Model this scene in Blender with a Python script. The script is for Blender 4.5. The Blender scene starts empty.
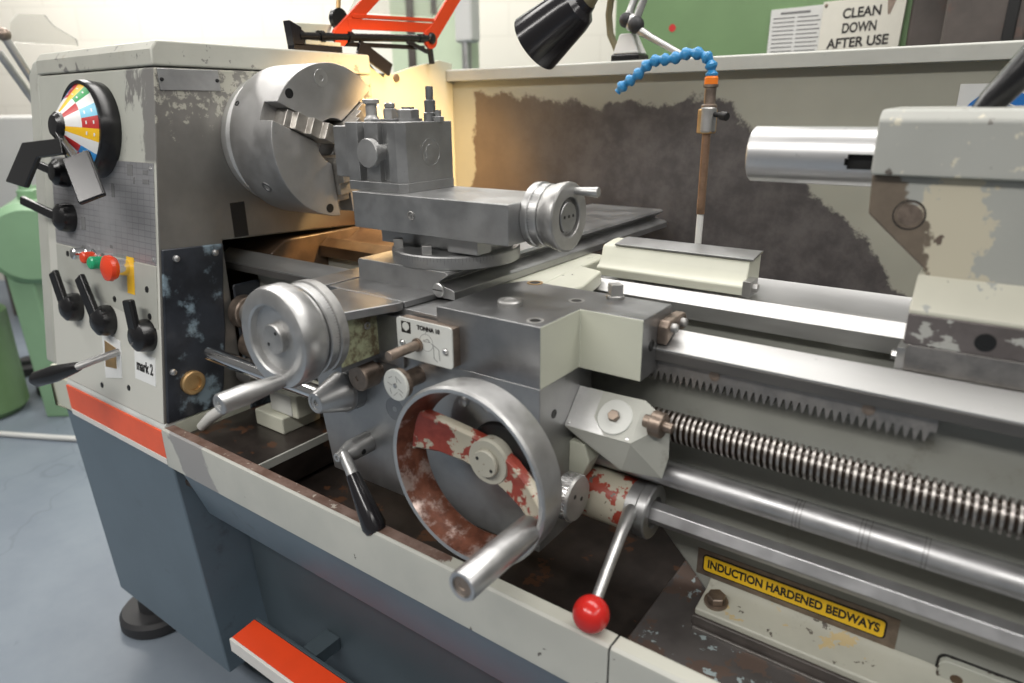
import bpy, bmesh, math, random
from mathutils import Vector, Matrix, noise

SC = bpy.context.scene
COL = SC.collection
PI = math.pi
V = Vector
random.seed(7)

# ------------------------------------------------------------------ materials
class NT:
    """Small wrapper that builds a procedural material."""
    def __init__(s, name):
        s.m = bpy.data.materials.new(name); s.m.use_nodes = True
        s.t = s.m.node_tree; s.n = s.t.nodes; s.l = s.t.links
        s.b = s.n['Principled BSDF']
        s.co = s.n.new('ShaderNodeTexCoord').outputs['Object']
    def link(s, a, b): s.l.new(a, b)
    def setin(s, sock, v):
        if isinstance(v, (int, float)): sock.default_value = v
        elif isinstance(v, tuple): sock.default_value = v if len(v) == 4 else (*v, 1)
        else: s.link(v, sock)
    def scaled(s, sc):
        mp = s.n.new('ShaderNodeMapping'); mp.inputs['Scale'].default_value = sc
        s.link(s.co, mp.inputs['Vector']); return mp.outputs[0]
    def noise(s, scale, detail=4, rough=.6, vec=None, dist=0):
        x = s.n.new('ShaderNodeTexNoise'); x.inputs['Scale'].default_value = scale
        x.inputs['Detail'].default_value = detail; x.inputs['Roughness'].default_value = rough
        x.inputs['Distortion'].default_value = dist
        s.link(vec or s.co, x.inputs['Vector']); return x.outputs['Fac']
    def step(s, f, lo, hi):
        x = s.n.new('ShaderNodeMapRange'); x.interpolation_type = 'SMOOTHSTEP'
        x.inputs[1].default_value = lo; x.inputs[2].default_value = hi
        s.setin(x.inputs[0], f); return x.outputs[0]
    def math(s, op, a, b=0.0, c=None):
        x = s.n.new('ShaderNodeMath'); x.operation = op
        s.setin(x.inputs[0], a); s.setin(x.inputs[1], b)
        if c is not None: s.setin(x.inputs[2], c)
        return x.outputs[0]
    def mix(s, f, a, b):
        x = s.n.new('ShaderNodeMix'); x.data_type = 'RGBA'
        s.setin(x.inputs[0], f); s.setin(x.inputs[6], a); s.setin(x.inputs[7], b); return x.outputs[2]
    def mixf(s, f, a, b):
        x = s.n.new('ShaderNodeMix'); x.data_type = 'FLOAT'
        s.setin(x.inputs[0], f); s.setin(x.inputs[2], a); s.setin(x.inputs[3], b); return x.outputs[0]
    def xyz(s):
        x = s.n.new('ShaderNodeSeparateXYZ'); s.link(s.co, x.inputs[0]); return x.outputs
    def bump(s, h, strength=.2, dist=.001):
        x = s.n.new('ShaderNodeBump'); x.inputs['Strength'].default_value = strength
        x.inputs['Distance'].default_value = dist
        s.setin(x.inputs['Height'], h); s.link(x.outputs[0], s.b.inputs['Normal'])
    def out(s, col, rough, metal=0.0):
        s.setin(s.b.inputs['Base Color'], col); s.setin(s.b.inputs['Roughness'], rough)
        s.setin(s.b.inputs['Metallic'], metal); return s.m

def mul(c, k): return tuple(min(1, x * k) for x in c)

def steel(name, col=(.5, .5, .5), rough=.35, metal=.9, var=.18, scale=30, stain=None, stain_thr=.62, streak=(1, 1, 1)):
    t = NT(name)
    n = t.noise(scale, 5, .65, t.scaled(streak))
    c = t.mix(t.step(n, .25, .75), mul(col, 1 - var), mul(col, 1 + var))
    f = t.noise(scale * 9, 2, .5)
    c = t.mix(t.step(f, .70, .80), c, mul(col, .85))
    r = t.mixf(t.step(n, .3, .7), rough * .82, rough * 1.2)
    if stain:
        st = t.step(t.noise(scale * .45, 6, .7), stain_thr, stain_thr + .08)
        c = t.mix(st, c, stain); r = t.mixf(st, r, .7)
        mt = t.mixf(st, metal, .1)
    else: mt = metal
    t.bump(f, .06, .0004)
    return t.out(c, r, mt)

def paint(name, col, rough=.45, var=.07, chips=(), dirt=None, dirt_thr=.58, scale=9):
    """chips: (colour, noise scale, threshold, metal, roughness)"""
    t = NT(name)
    n = t.noise(scale, 4, .6)
    c = t.mix(t.step(n, .3, .7), mul(col, 1 - var), mul(col, 1 + var))
    r, mt = rough, 0.0
    if dirt:
        d = t.step(t.noise(scale * 1.7, 7, .72), dirt_thr, dirt_thr + .18)
        c = t.mix(t.math('MULTIPLY', d, .8), c, dirt)
    for (cc, sc, thr, me, ro) in chips:
        k = t.step(t.noise(sc, 6, .62), thr, thr + .012)
        c = t.mix(k, c, cc); r = t.mixf(k, r, ro); mt = t.mixf(k, mt, me)
    t.bump(t.noise(220, 2, .5), .05, .0004)
    return t.out(c, r, mt)

def plain(name, col, rough=.4, metal=0.0, var=.05, scale=40):
    t = NT(name)
    n = t.noise(scale, 3, .5)
    return t.out(t.mix(n, mul(col, 1 - var), mul(col, 1 + var)), rough, metal)

M = {}
M['steel'] = steel('machined_steel', (.40, .40, .395), .34)
M['steel_dark'] = steel('dark_ground_steel', (.26, .262, .265), .36, .85, .14, 14)
M['steel_mid'] = steel('ground_steel', (.36, .362, .362), .40, .88, .12, 18)
M['steel_bright'] = steel('bright_steel', (.62, .62, .62), .24, .95, .1, 20)
M['steel_way'] = steel('polished_bedway', (.43, .43, .425), .46, .9, .12, 12, streak=(.15, 1, 1), stain=(.42, .33, .2), stain_thr=.66)
M['steel_wayside'] = steel('bedway_side', (.155, .148, .14), .5, .85, .15, 16, streak=(.3, 1, 1))
M['steel_rack'] = steel('rack_steel', (.28, .265, .25), .45, .8, .2, 40)
M['steel_brown'] = steel('oily_brown_steel', (.27, .215, .175), .42, .8, .25, 60)
M['alloy'] = steel('satin_alloy', (.47, .47, .465), .38, .85, .1, 25)
M['alloy_worn'] = steel('worn_satin_alloy', (.40, .395, .385), .42, .8, .16, 30)
M['chrome'] = steel('chrome', (.75, .75, .75), .12, 1, .05, 20)
M['chuck'] = steel('chuck_steel', (.42, .415, .41), .47, .85, .1, 14)
M['chuck_face'] = steel('chuck_face_steel', (.43, .41, .39), .38, .85, .1, 20)
M['jaw'] = steel('jaw_steel', (.38, .36, .33), .4, .85, .22, 50)
M['socket'] = plain('black_oxide', (.03, .03, .03), .4, .6)
M['screw'] = steel('thread_steel', (.36, .34, .32), .38, .9, .25, 70)
M['screw_root'] = plain('oily_thread_root', (.035, .022, .014), .28, .2, .5, 90)
M['quill'] = steel('satin_quill_steel', (.56, .56, .56), .36, .92, .08, 14, streak=(.2, 1, 1))
M['shaft'] = steel('satin_shaft_steel', (.46, .46, .465), .46, .9, .12, 20)
M['hub_cream'] = paint('worn_cream_hub', (.38, .37, .31), .45, .08, chips=[((.2, .16, .12), 60, .66, .3, .5)])
M['oil_shade'] = paint('oily_shaded_brown', (.085, .055, .035), .35, .3, scale=20)
M['black'] = plain('black_plastic', (.010, .010, .011), .25)
M['blackpaint'] = plain('black_enamel', (.015, .014, .016), .18)
M['rubber'] = plain('black_rubber', (.022, .022, .024), .6)
M['red_ball'] = plain('red_plastic', (.50, .018, .014), .2)
M['red_paint'] = None
M['orange'] = paint('orange_paint', (.78, .10, .03), .4, .08)
M['orange_bright'] = paint('orange_guard_paint', (.74, .060, .012), .35, .05)
M['white_edge'] = plain('white_edging', (.68, .66, .62), .4)
BARE = (.13, .115, .10)
M['grey'] = paint('grey_paint', (.40, .405, .365), .42, .05, dirt=(.20, .19, .16), dirt_thr=.6)
M['cover_grey'] = paint('cover_grey_paint', (.44, .44, .39), .4, .05, chips=[((.24, .235, .22), 34, .615, .3, .45)], dirt=(.30, .26, .19), dirt_thr=.56)
M['rail_grey'] = paint('rail_grey_paint', (.43, .435, .40), .4, .05, chips=[((.22, .21, .20), 40, .70, .1, .5)], dirt=(.30, .29, .26), dirt_thr=.62)
M['cream'] = paint('pale_green_paint', (.58, .585, .49), .42, .04, chips=[(BARE, 34, .70, .3, .5)], dirt=(.36, .32, .19), dirt_thr=.66)
M['cream_clean'] = paint('pale_green_fillet_paint', (.52, .53, .44), .42, .03, chips=[(BARE, 60, .745, .3, .5)])
M['slate'] = paint('slate_blue_paint', (.095, .13, .16), .42, .06, dirt=(.05, .06, .07), scale=6)
M['slate_dark'] = paint('dark_slate_paint', (.05, .068, .08), .5, .08, scale=6)
M['castwall'] = paint('bed_paint', (.285, .29, .262), .42, .07, dirt=(.16, .15, .12), dirt_thr=.58, scale=7)
M['foot'] = paint('bed_foot_paint', (.42, .42, .36), .45, .08, chips=[((.50, .40, .22), 26, .60, 0, .6), (BARE, 44, .66, .3, .5)], dirt=(.22, .2, .16))
M['dark_block'] = paint('oily_block', (.075, .065, .06), .42, .2, scale=30)
M['tray'] = paint('oily_tray', (.030, .024, .021), .32, .35, chips=[((.085, .04, .022), 14, .59, 0, .4)], scale=18)
M['deck'] = paint('worn_deck', (.075, .068, .066), .38, .25, chips=[((.12, .085, .07), 11, .58, .2, .4), ((.30, .36, .37), 40, .605, 0, .45)], scale=12)
M['tail'] = paint('tailstock_paint', (.385, .39, .36), .4, .03, chips=[((.60, .57, .46), 38, .615, 0, .5), (BARE, 55, .655, .3, .5)])
M['shoulder'] = paint('cream_chipped_shoulder', (.56, .55, .46), .42, .04, chips=[((.36, .37, .35), 17, .585, 0, .45), (BARE, 50, .69, .3, .5)])
M['sticker_y'] = plain('yellow_sign', (.80, .50, .02), .4)
M['ink'] = plain('black_ink', (.015, .013, .012), .5)
M['ink_grey'] = plain('faded_ink', (.16, .16, .16), .6)
M['plate_white'] = paint('white_enamel_plate', (.56, .57, .54), .3, .05, chips=[((.25, .2, .15), 60, .74, .3, .5)])
M['sign_cream'] = plain('cream_sign', (.66, .64, .56), .45)
M['paper'] = plain('white_label', (.72, .73, .72), .5)
M['blue'] = plain('blue_plastic', (.035, .24, .50), .35)
M['blue_sign'] = plain('blue_sign', (.01, .17, .55), .4)
M['orange_pl'] = plain('orange_plastic', (.9, .22, .02), .35)
M['copper'] = steel('brown_pipe', (.28, .18, .12), .4, .7, .25, 40)
M['brass'] = steel('brass', (.55, .36, .17), .4, .8, .15, 40)
M['green'] = paint('green_machine_paint', (.15, .25, .115), .42, .08, dirt=(.10, .14, .07), scale=3)
M['green_light'] = paint('light_green_paint', (.21, .35, .21), .42, .06, scale=3)
M['pale_green'] = paint('pale_green_column', (.60, .70, .52), .5, .04, scale=3)
M['bgwhite'] = paint('white_machine_paint', (.62, .62, .60), .5, .04, scale=3)
M['bgdark'] = paint('dark_machine_steel', (.075, .062, .055), .5, .25, dirt=(.14, .07, .05), scale=6)
M['redtxt'] = plain('dial_red', (.50, .03, .03), .35)
M['dyel'] = plain('dial_yellow', (.85, .50, .02), .35)
M['dblu'] = plain('dial_blue', (.03, .25, .6), .35)
M['dcyan'] = plain('dial_pale_blue', (.18, .55, .75), .35)
M['dgrn'] = plain('dial_green', (.03, .32, .09), .35)
M['dwht'] = plain('dial_white', (.75, .75, .74), .3)
M['red_btn'] = plain('red_button', (.72, .06, .02), .25)
M['grn_btn'] = plain('green_button', (.02, .35, .16), .25)

def mat_red_worn():
    t = NT('flaking_red_paint')
    n = t.noise(26, 7, .68)
    c = t.mix(t.step(t.noise(60, 3), .3, .7), (.20, .028, .017), (.27, .045, .028))
    k = t.step(n, .505, .525)
    c = t.mix(k, c, (.40, .37, .29))
    k2 = t.step(t.noise(70, 4, .6), .66, .68)
    c = t.mix(k2, c, (.12, .09, .07))
    t.bump(n, .25, .0015)
    return t.out(c, .38, 0.0)
M['red_worn'] = mat_red_worn()
M['sleeve_worn'] = paint('cream_sleeve_paint', (.42, .39, .31), .42, .06, chips=[((.30, .045, .025), 24, .505, 0, .4), (BARE, 60, .63, .3, .5)])

def mat_rim_inner():
    t = NT('worn_red_rim')
    n = t.noise(16, 7, .68)
    c = t.mix(t.step(t.noise(50, 3), .3, .7), (.10, .036, .022), (.20, .075, .045))
    k = t.step(n, .52, .64)
    c = t.mix(k, c, (.50, .40, .36))
    return t.out(c, t.mixf(k, .34, .28), t.mixf(k, .45, .85))
M['rim_inner'] = mat_rim_inner()

def mat_head():
    """headstock casting: pale front, end face worn to grey metal."""
    t = NT('headstock_paint')
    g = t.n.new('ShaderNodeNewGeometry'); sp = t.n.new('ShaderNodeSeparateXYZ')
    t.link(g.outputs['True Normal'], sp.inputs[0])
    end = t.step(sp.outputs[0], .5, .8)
    x, y, z = t.xyz()
    front = t.mix(t.step(t.noise(5, 4), .3, .7), (.44, .45, .40), (.50, .50, .45))
    up = t.step(z, .30, .315)
    front = t.mix(up, (.55, .55, .50), front)
    # worn grey band next to the corner and under the cover
    wn = t.noise(13, 7, .7, t.scaled((1, 1, .35)))
    near = t.math('MULTIPLY', t.math('ADD', x, .16), 1.2)
    near = t.math('MULTIPLY', near, up)
    fw = t.step(t.math('ADD', wn, near), .595, .65)
    fw = t.math('MULTIPLY', fw, t.step(z, .478, .49))
    front = t.mix(fw, front, (.20, .195, .185))
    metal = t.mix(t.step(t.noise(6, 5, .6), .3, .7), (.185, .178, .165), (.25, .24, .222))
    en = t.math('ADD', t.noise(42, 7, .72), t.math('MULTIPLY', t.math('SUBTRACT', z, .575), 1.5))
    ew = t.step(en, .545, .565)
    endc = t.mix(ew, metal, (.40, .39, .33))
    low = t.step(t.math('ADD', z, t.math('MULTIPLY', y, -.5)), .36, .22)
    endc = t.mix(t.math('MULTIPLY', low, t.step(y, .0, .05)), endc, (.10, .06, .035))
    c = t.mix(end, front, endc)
    return t.out(c, t.mixf(end, .42, .36), t.mixf(end, 0.0, t.mixf(ew, .55, 0.0)))
M['head'] = mat_head()

def mat_gearcover():
    t = NT('oily_gear_cover')
    n = t.noise(9, 7, .65)
    c = t.mix(t.step(n, .35, .65), (.016, .018, .023), (.035, .040, .05))
    k = t.math('MULTIPLY', t.step(t.noise(13, 7, .62), .55, .66), .75)
    c = t.mix(k, c, (.27, .36, .42))
    return t.out(c, .3)
M['gearcover'] = mat_gearcover()

def mat_chart():
    t = NT('engraved_chart')
    b = t.n.new('ShaderNodeTexBrick'); b.offset = 0
    mp = t.n.new('ShaderNodeMapping'); mp.inputs['Rotation'].default_value = (PI / 2, 0, 0)
    t.link(t.co, mp.inputs[0]); t.link(mp.outputs[0], b.inputs['Vector'])
    b.inputs['Scale'].default_value = 1; b.inputs['Mortar Size'].default_value = .0008
    b.inputs['Brick Width'].default_value = .022; b.inputs['Row Height'].default_value = .011
    b.inputs['Color1'].default_value = (.36, .36, .37, 1); b.inputs['Color2'].default_value = (.33, .33, .345, 1)
    b.inputs['Mortar'].default_value = (.25, .25, .26, 1)
    c = t.mix(t.step(t.noise(7, 5), .45, .7), b.outputs[0], (.40, .40, .41))
    return t.out(c, .34, .45)
M['chart'] = mat_chart()

def mat_guard():
    """splash guard: pale paint with a big oil-darkened patch of its own outline."""
    t = NT('splash_guard_paint')
    x, y, z = t.xyz()     # object origin at (-.45, 1.49, 1.0)
    base = t.mix(t.step(t.noise(3, 4), .3, .7), (.33, .33, .275), (.38, .375, .315))
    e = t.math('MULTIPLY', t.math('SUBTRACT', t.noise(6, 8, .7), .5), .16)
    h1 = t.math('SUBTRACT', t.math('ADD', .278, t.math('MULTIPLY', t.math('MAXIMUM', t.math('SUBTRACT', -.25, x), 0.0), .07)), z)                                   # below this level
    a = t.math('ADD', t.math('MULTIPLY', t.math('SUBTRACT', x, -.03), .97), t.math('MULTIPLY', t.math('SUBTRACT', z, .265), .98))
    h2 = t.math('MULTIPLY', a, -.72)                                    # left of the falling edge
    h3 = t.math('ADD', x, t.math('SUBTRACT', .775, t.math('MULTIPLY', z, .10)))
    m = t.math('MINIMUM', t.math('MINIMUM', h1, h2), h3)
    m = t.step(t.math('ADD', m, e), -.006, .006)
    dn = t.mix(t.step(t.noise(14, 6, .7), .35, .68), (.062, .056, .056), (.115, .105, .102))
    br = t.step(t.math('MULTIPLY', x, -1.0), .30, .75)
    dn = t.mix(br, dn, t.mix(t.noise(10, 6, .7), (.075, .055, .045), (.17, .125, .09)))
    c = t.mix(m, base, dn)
    return t.out(c, t.mixf(m, .45, .5))
M['guard'] = mat_guard()

def mat_frontrail():
    t = NT('front_rail_paint')
    x, y, z = t.xyz()      # origin x = -.40
    c = t.mix(t.step(t.noise(8, 4), .3, .7), (.40, .405, .37), (.45, .452, .41))
    e = t.math('MULTIPLY', t.math('SUBTRACT', t.noise(14, 7, .7), .5), .09)
    d = t.math('ADD', t.math('ABSOLUTE', t.math('ADD', t.math('ADD', x, t.math('MULTIPLY', z, .4)), .705)), e)
    c = t.mix(t.step(d, .058, .052), c, (.265, .26, .255))
    k = t.step(t.noise(55, 5, .6), .70, .72)
    c = t.mix(k, c, (.10, .09, .08))
    return t.out(c, .4)
M['front_rail'] = mat_frontrail()

def mat_frontlip():
    t = NT('rusty_lip')
    x, y, z = t.xyz()
    n = t.noise(30, 6, .7)
    b = t.mix(t.step(n, .35, .65), (.115, .065, .048), (.20, .135, .11))
    b = t.mix(t.step(t.noise(70, 4, .6), .64, .68), b, (.42, .38, .33))
    m = t.step(t.math('ADD', t.math('ADD', x, .13), t.math('MULTIPLY', t.math('SUBTRACT', n, .5), .22)), -.006, .006)
    c = t.mix(m, b, (.44, .44, .385))
    return t.out(c, .45)
M['lip'] = mat_frontlip()

def mat_tailbase():
    t = NT('worn_tailstock_base')
    n = t.noise(15, 7, .62)
    c = t.mix(t.step(n, .3, .7), (.11, .095, .09), (.17, .15, .145))
    k = t.step(t.noise(20, 5, .6, t.scaled((1, 1, 1.8))), .585, .597)
    c = t.mix(k, c, (.40, .40, .37))
    return t.out(c, .42, t.mixf(k, .35, 0))
M['tailbase'] = mat_tailbase()

def mat_tailneck():
    t = NT('flaking_tailstock_paint')
    x, y, z = t.xyz()    # origin (.05,.88,.99)
    n = t.noise(9, 8, .66)
    grey = (.37, .375, .345)
    c = t.mix(t.step(n, .3, .7), mul(grey, .95), mul(grey, 1.05))
    d = t.math('ADD', x, t.math('MULTIPLY', z, .25))
    m = t.math('SUBTRACT', t.math('ADD', t.math('MULTIPLY', n, .55), .0), t.math('MULTIPLY', t.math('ABSOLUTE', t.math('ADD', d, .05)), 1.3))
    k = t.step(t.math('SUBTRACT', m, t.math('MULTIPLY', t.math('ABSOLUTE', t.math('SUBTRACT', z, .135)), .9)), .205, .212)
    c = t.mix(k, c, (.52, .48, .37))
    k2 = t.step(t.math('ADD', t.math('MULTIPLY', n, .12), t.math('MULTIPLY', d, -1)), .140, .144)
    c = t.mix(k2, c, t.mix(t.noise(60, 4), (.10, .08, .06), (.20, .16, .12)))
    k3 = t.step(t.noise(30, 5, .5), .70, .71)
    c = t.mix(k3, c, (.12, .09, .07))
    return t.out(c, .42)
M['tailneck'] = mat_tailneck()

def mat_castin():
    t = NT('green_recess_paint')
    n = t.noise(40, 6, .7)
    c = t.mix(t.step(n, .40, .62), (.36, .38, .24), (.12, .09, .05))
    return t.out(c, .5)
M['recess'] = mat_castin()

def mat_floor():
    t = NT('blue_grey_floor')
    n = t.noise(2.2, 6, .65)
    c = t.mix(t.step(n, .3, .7), (.155, .185, .225), (.20, .235, .275))
    s = t.step(t.noise(9, 6, .7), .66, .72)
    c = t.mix(t.math('MULTIPLY', s, .5), c, (.13, .15, .18))
    v = t.n.new('ShaderNodeTexVoronoi'); v.feature = 'DISTANCE_TO_EDGE'; v.inputs['Scale'].default_value = .55
    w = t.n.new('ShaderNodeVectorMath'); w.operation = 'ADD'; nz = t.n.new('ShaderNodeTexNoise'); nz.inputs['Scale'].default_value = 5
    sc = t.n.new('ShaderNodeVectorMath'); sc.operation = 'SCALE'; sc.inputs['Scale'].default_value = .25
    t.link(t.co, nz.inputs['Vector']); t.link(nz.outputs['Color'], sc.inputs[0]); t.link(t.co, w.inputs[0]); t.link(sc.outputs[0], w.inputs[1]); t.link(w.outputs[0], v.inputs['Vector'])
    c = t.mix(t.math('MULTIPLY', t.step(v.outputs['Distance'], .003, .0006), .25), c, (.08, .09, .11))
    return t.out(c, .45)
M['floor'] = mat_floor()

def mat_wall():
    t = NT('cream_painted_block')
    b = t.n.new('ShaderNodeTexBrick'); t.link(t.co, b.inputs['Vector'])
    mp = t.n.new('ShaderNodeMapping'); mp.inputs['Rotation'].default_value = (PI / 2, 0, 0)
    t.link(t.co, mp.inputs[0]); t.link(mp.outputs[0], b.inputs['Vector'])
    b.inputs['Scale'].default_value = 1; b.inputs['Mortar Size'].default_value = .006
    b.inputs['Brick Width'].default_value = .44; b.inputs['Row Height'].default_value = .22
    b.inputs['Color1'].default_value = (.80, .77, .69, 1); b.inputs['Color2'].default_value = (.79, .76, .68, 1)
    b.inputs['Mortar'].default_value = (.74, .71, .63, 1)
    return t.out(b.outputs[0], .6)
M['wall'] = mat_wall()

def mat_foothole():
    t = NT('rusty_cover')
    n = t.noise(17, 6, .6)
    c = t.mix(t.step(t.noise(34, 5, .55), .60, .615), (.42, .43, .38), (.05, .03, .022))
    return t.out(c, .45)
M['cover'] = mat_foothole()
M['glass'] = None
def mat_glass():
    t = NT('clear_polycarbonate')
    t.b.inputs['Transmission Weight'].default_value = .92
    t.b.inputs['IOR'].default_value = 1.1
    return t.out((.80, .80, .78), .08)
M['glass'] = mat_glass()

# ------------------------------------------------------------------ mesh builder
class MB:
    def __init__(s): s.bm = bmesh.new(); s.mi = 0
    def face(s, vs, mi=None):
        try:
            f = s.bm.faces.new(vs); f.material_index = s.mi if mi is None else mi; return f
        except ValueError: return None
    def box(s, x0, x1, y0, y1, z0, z1):
        return s.hexa([(x0, y0, z0), (x1, y0, z0), (x1, y1, z0), (x0, y1, z0), (x0, y0, z1), (x1, y0, z1), (x1, y1, z1), (x0, y1, z1)])
    def hexa(s, p):
        v = [s.bm.verts.new(q) for q in p]
        for f in ((3, 2, 1, 0), (4, 5, 6, 7), (0, 1, 5, 4), (1, 2, 6, 5), (2, 3, 7, 6), (3, 0, 4, 7)): s.face([v[i] for i in f])
        return s
    def poly(s, pts, axis, a, b, sides=None, caps=(None, None)):
        """prism: outline in the two other axes, pushed from a to b along axis."""
        def P(q, t):
            return {'x': (t, q[0], q[1]), 'y': (q[0], t, q[1]), 'z': (q[0], q[1], t)}[axis]
        A = [s.bm.verts.new(P(q, a)) for q in pts]; B = [s.bm.verts.new(P(q, b)) for q in pts]
        s.face(A, caps[0]); s.face(B[::-1], caps[1]); n = len(pts)
        for i in range(n):
            s.face([A[i], B[i], B[(i + 1) % n], A[(i + 1) % n]], (sides or {}).get(i))
        return s
    @staticmethod
    def frame(d):
        d = V(d).normalized(); h = V((0, 0, 1)) if abs(d.z) < .9 else V((1, 0, 0))
        u = d.cross(h).normalized(); return d, u, d.cross(u).normalized()
    def lathe(s, prof, o, d, seg=40, mis=None):
        """prof: (distance along axis, radius[, material])"""
        d, u, w = s.frame(d); o = V(o); rings = []
        for q in prof:
            t, r = q[0], q[1]
            if r < 1e-6: rings.append([s.bm.verts.new(o + d * t)])
            else: rings.append([s.bm.verts.new(o + d * t + (u * math.cos(2 * PI * k / seg) + w * math.sin(2 * PI * k / seg)) * r) for k in range(seg)])
        for i in range(len(rings) - 1):
            a, b = rings[i], rings[i + 1]; mi = prof[i + 1][2] if len(prof[i + 1]) > 2 else None
            for k in range(seg):
                j = (k + 1) % seg
                if len(a) == 1 and len(b) == 1: break
                if len(a) == 1: s.face([a[0], b[k], b[j]], mi)
                elif len(b) == 1: s.face([a[k], b[0], a[j]], mi)
                else: s.face([a[k], b[k], b[j], a[j]], mi)
        return s
    def cyl(s, p0, p1, r0, r1=None, seg=24, ch=0):
        p0, p1 = V(p0), V(p1); L = (p1 - p0).length; r1 = r0 if r1 is None else r1
        if ch: pr = [(0, 0), (0, r0 - ch), (ch, r0), (L - ch, r1), (L, r1 - ch), (L, 0)]
        else: pr = [(0, 0), (0, r0), (L, r1), (L, 0)]
        return s.lathe(pr, p0, p1 - p0, seg)
    def screw(s, o, d, r, h, seg=20, hexr=.55, depth=.6):
        """cap screw with an open socket, standing h proud of the surface at o."""
        return s.lathe([(-.001, 0), (-.001, r), (h * .85, r), (h, r * .9), (h, r * hexr), (h * (1 - depth), r * hexr), (h * (1 - depth), 0)], o, d, seg)
    def ring(s, o, d, r0, r1, h, seg=32):
        return s.lathe([(-.0005, r0), (-.0005, r1), (h, r1), (h, r0), (-.0005, r0)], o, d, seg)
    def hexbolt(s, o, d, r, h): return s.lathe([(-.001, 0), (-.001, r), (h * .9, r), (h, r * .88), (h, 0)], o, d, 6)
    def squarebolt(s, o, d, r, h): return s.lathe([(-.001, 0), (-.001, r), (h * .93, r), (h, r * .9), (h, 0)], o, d, 4)
    def sphere(s, o, r, seg=28):
        n = seg // 2
        return s.lathe([(-r * math.cos(PI * i / n), r * math.sin(PI * i / n)) for i in range(n + 1)], o, (0, 0, 1), seg)
    def tube(s, pts, r, seg=12):
        pts = [V(p) for p in pts]; rs = r if isinstance(r, (list, tuple)) else [r] * len(pts); rings = []; u = None
        for i, p in enumerate(pts):
            d = (pts[min(i + 1, len(pts) - 1)] - pts[max(i - 1, 0)]).normalized()
            if u is None: _, u, _ = s.frame(d)
            u = (u - d * u.dot(d)).normalized(); w = d.cross(u)
            rings.append([s.bm.verts.new(p + (u * math.cos(2 * PI * k / seg) + w * math.sin(2 * PI * k / seg)) * rs[i]) for k in range(seg)])
        s.face(rings[0][::-1]); s.face(rings[-1])
        for a, b in zip(rings, rings[1:]):
            for k in range(seg): s.face([a[k], a[(k + 1) % seg], b[(k + 1) % seg], b[k]])
        return s
    def torus(s, o, d, R, r, seg=48, sg=10):
        return s.lathe([(r * math.sin(2 * PI * i / sg), R + r * math.cos(2 * PI * i / sg)) for i in range(sg + 1)], o, d, seg)

ORG = {}
def build(name, mb, mat, parent=None, bevel=0, org=None, angle=32, seg=2, nosmooth=False):
    bm = mb.bm
    bmesh.ops.remove_doubles(bm, verts=bm.verts, dist=1e-6)
    bmesh.ops.recalc_face_normals(bm, faces=bm.faces)
    o0 = V(org) if org is not None else (ORG[parent.name] if parent is not None else V((0, 0, 0)))
    bmesh.ops.translate(bm, verts=bm.verts, vec=-o0)
    for f in bm.faces: f.smooth = not nosmooth
    ang = math.radians(angle)
    for e in bm.edges:
        e.smooth = len(e.link_faces) == 2 and e.calc_face_angle(0) < ang
    me = bpy.data.meshes.new(name); bm.to_mesh(me); bm.free()
    for m in (mat if isinstance(mat, (list, tuple)) else [mat]): me.materials.append(M[m] if isinstance(m, str) else m)
    o = bpy.data.objects.new(name, me); COL.objects.link(o)
    if parent is not None: o.parent = parent
    else: o.location = o0
    ORG[o.name] = o0
    if bevel:
        b = o.modifiers.new('edges', 'BEVEL'); b.width = bevel; b.segments = seg; b.limit_method = 'ANGLE'
        b.angle_limit = math.radians(35); b.harden_normals = True
    return o

def tag(o, label=None, cat=None, group=None, kind=None):
    if label: o['label'] = label
    if cat: o['category'] = cat
    if group: o['group'] = group
    if kind: o['kind'] = kind
    return o

def thing(name, loc, label, cat, group=None):
    o = bpy.data.objects.new(name, None); COL.objects.link(o); o.location = loc; o.empty_display_size = .05
    ORG[o.name] = V(loc)
    return tag(o, label, cat, group)

def text(name, body, size, mat, parent, loc, xd, yd, width=None, ext=.0003, bold=0.0):
    cu = bpy.data.curves.new(name, 'FONT'); cu.body = body; cu.size = size; cu.align_x = 'CENTER'; cu.align_y = 'CENTER'
    cu.extrude = ext; cu.space_line = .95; cu.offset = bold
    t = bpy.data.objects.new(name, cu)
    COL.objects.link(t); bpy.context.view_layer.update()
    me = bpy.data.meshes.new_from_object(t.evaluated_get(bpy.context.evaluated_depsgraph_get()))
    bpy.data.objects.remove(t)
    xs = [v.co.x for v in me.vertices]; w = max(xs) - min(xs); k = (width / w) if width else 1
    x, y = V(xd).normalized(), V(yd).normalized(); z = x.cross(y); L = V(loc) - ORG[parent.name]
    for v in me.vertices:
        c = v.co.copy(); v.co = L + x * c.x * k + y * c.y + z * c.z
    me.materials.clear(); me.materials.append(M[mat])
    o = bpy.data.objects.new(name, me); COL.objects.link(o); o.parent = parent; ORG[o.name] = ORG[parent.name]
    return o

def arc(cx, cy, r, a0, a1, n):
    return [(cx + r * math.cos(math.radians(a0 + (a1 - a0) * i / n)), cy + r * math.sin(math.radians(a0 + (a1 - a0) * i / n))) for i in range(n + 1)]

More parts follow.
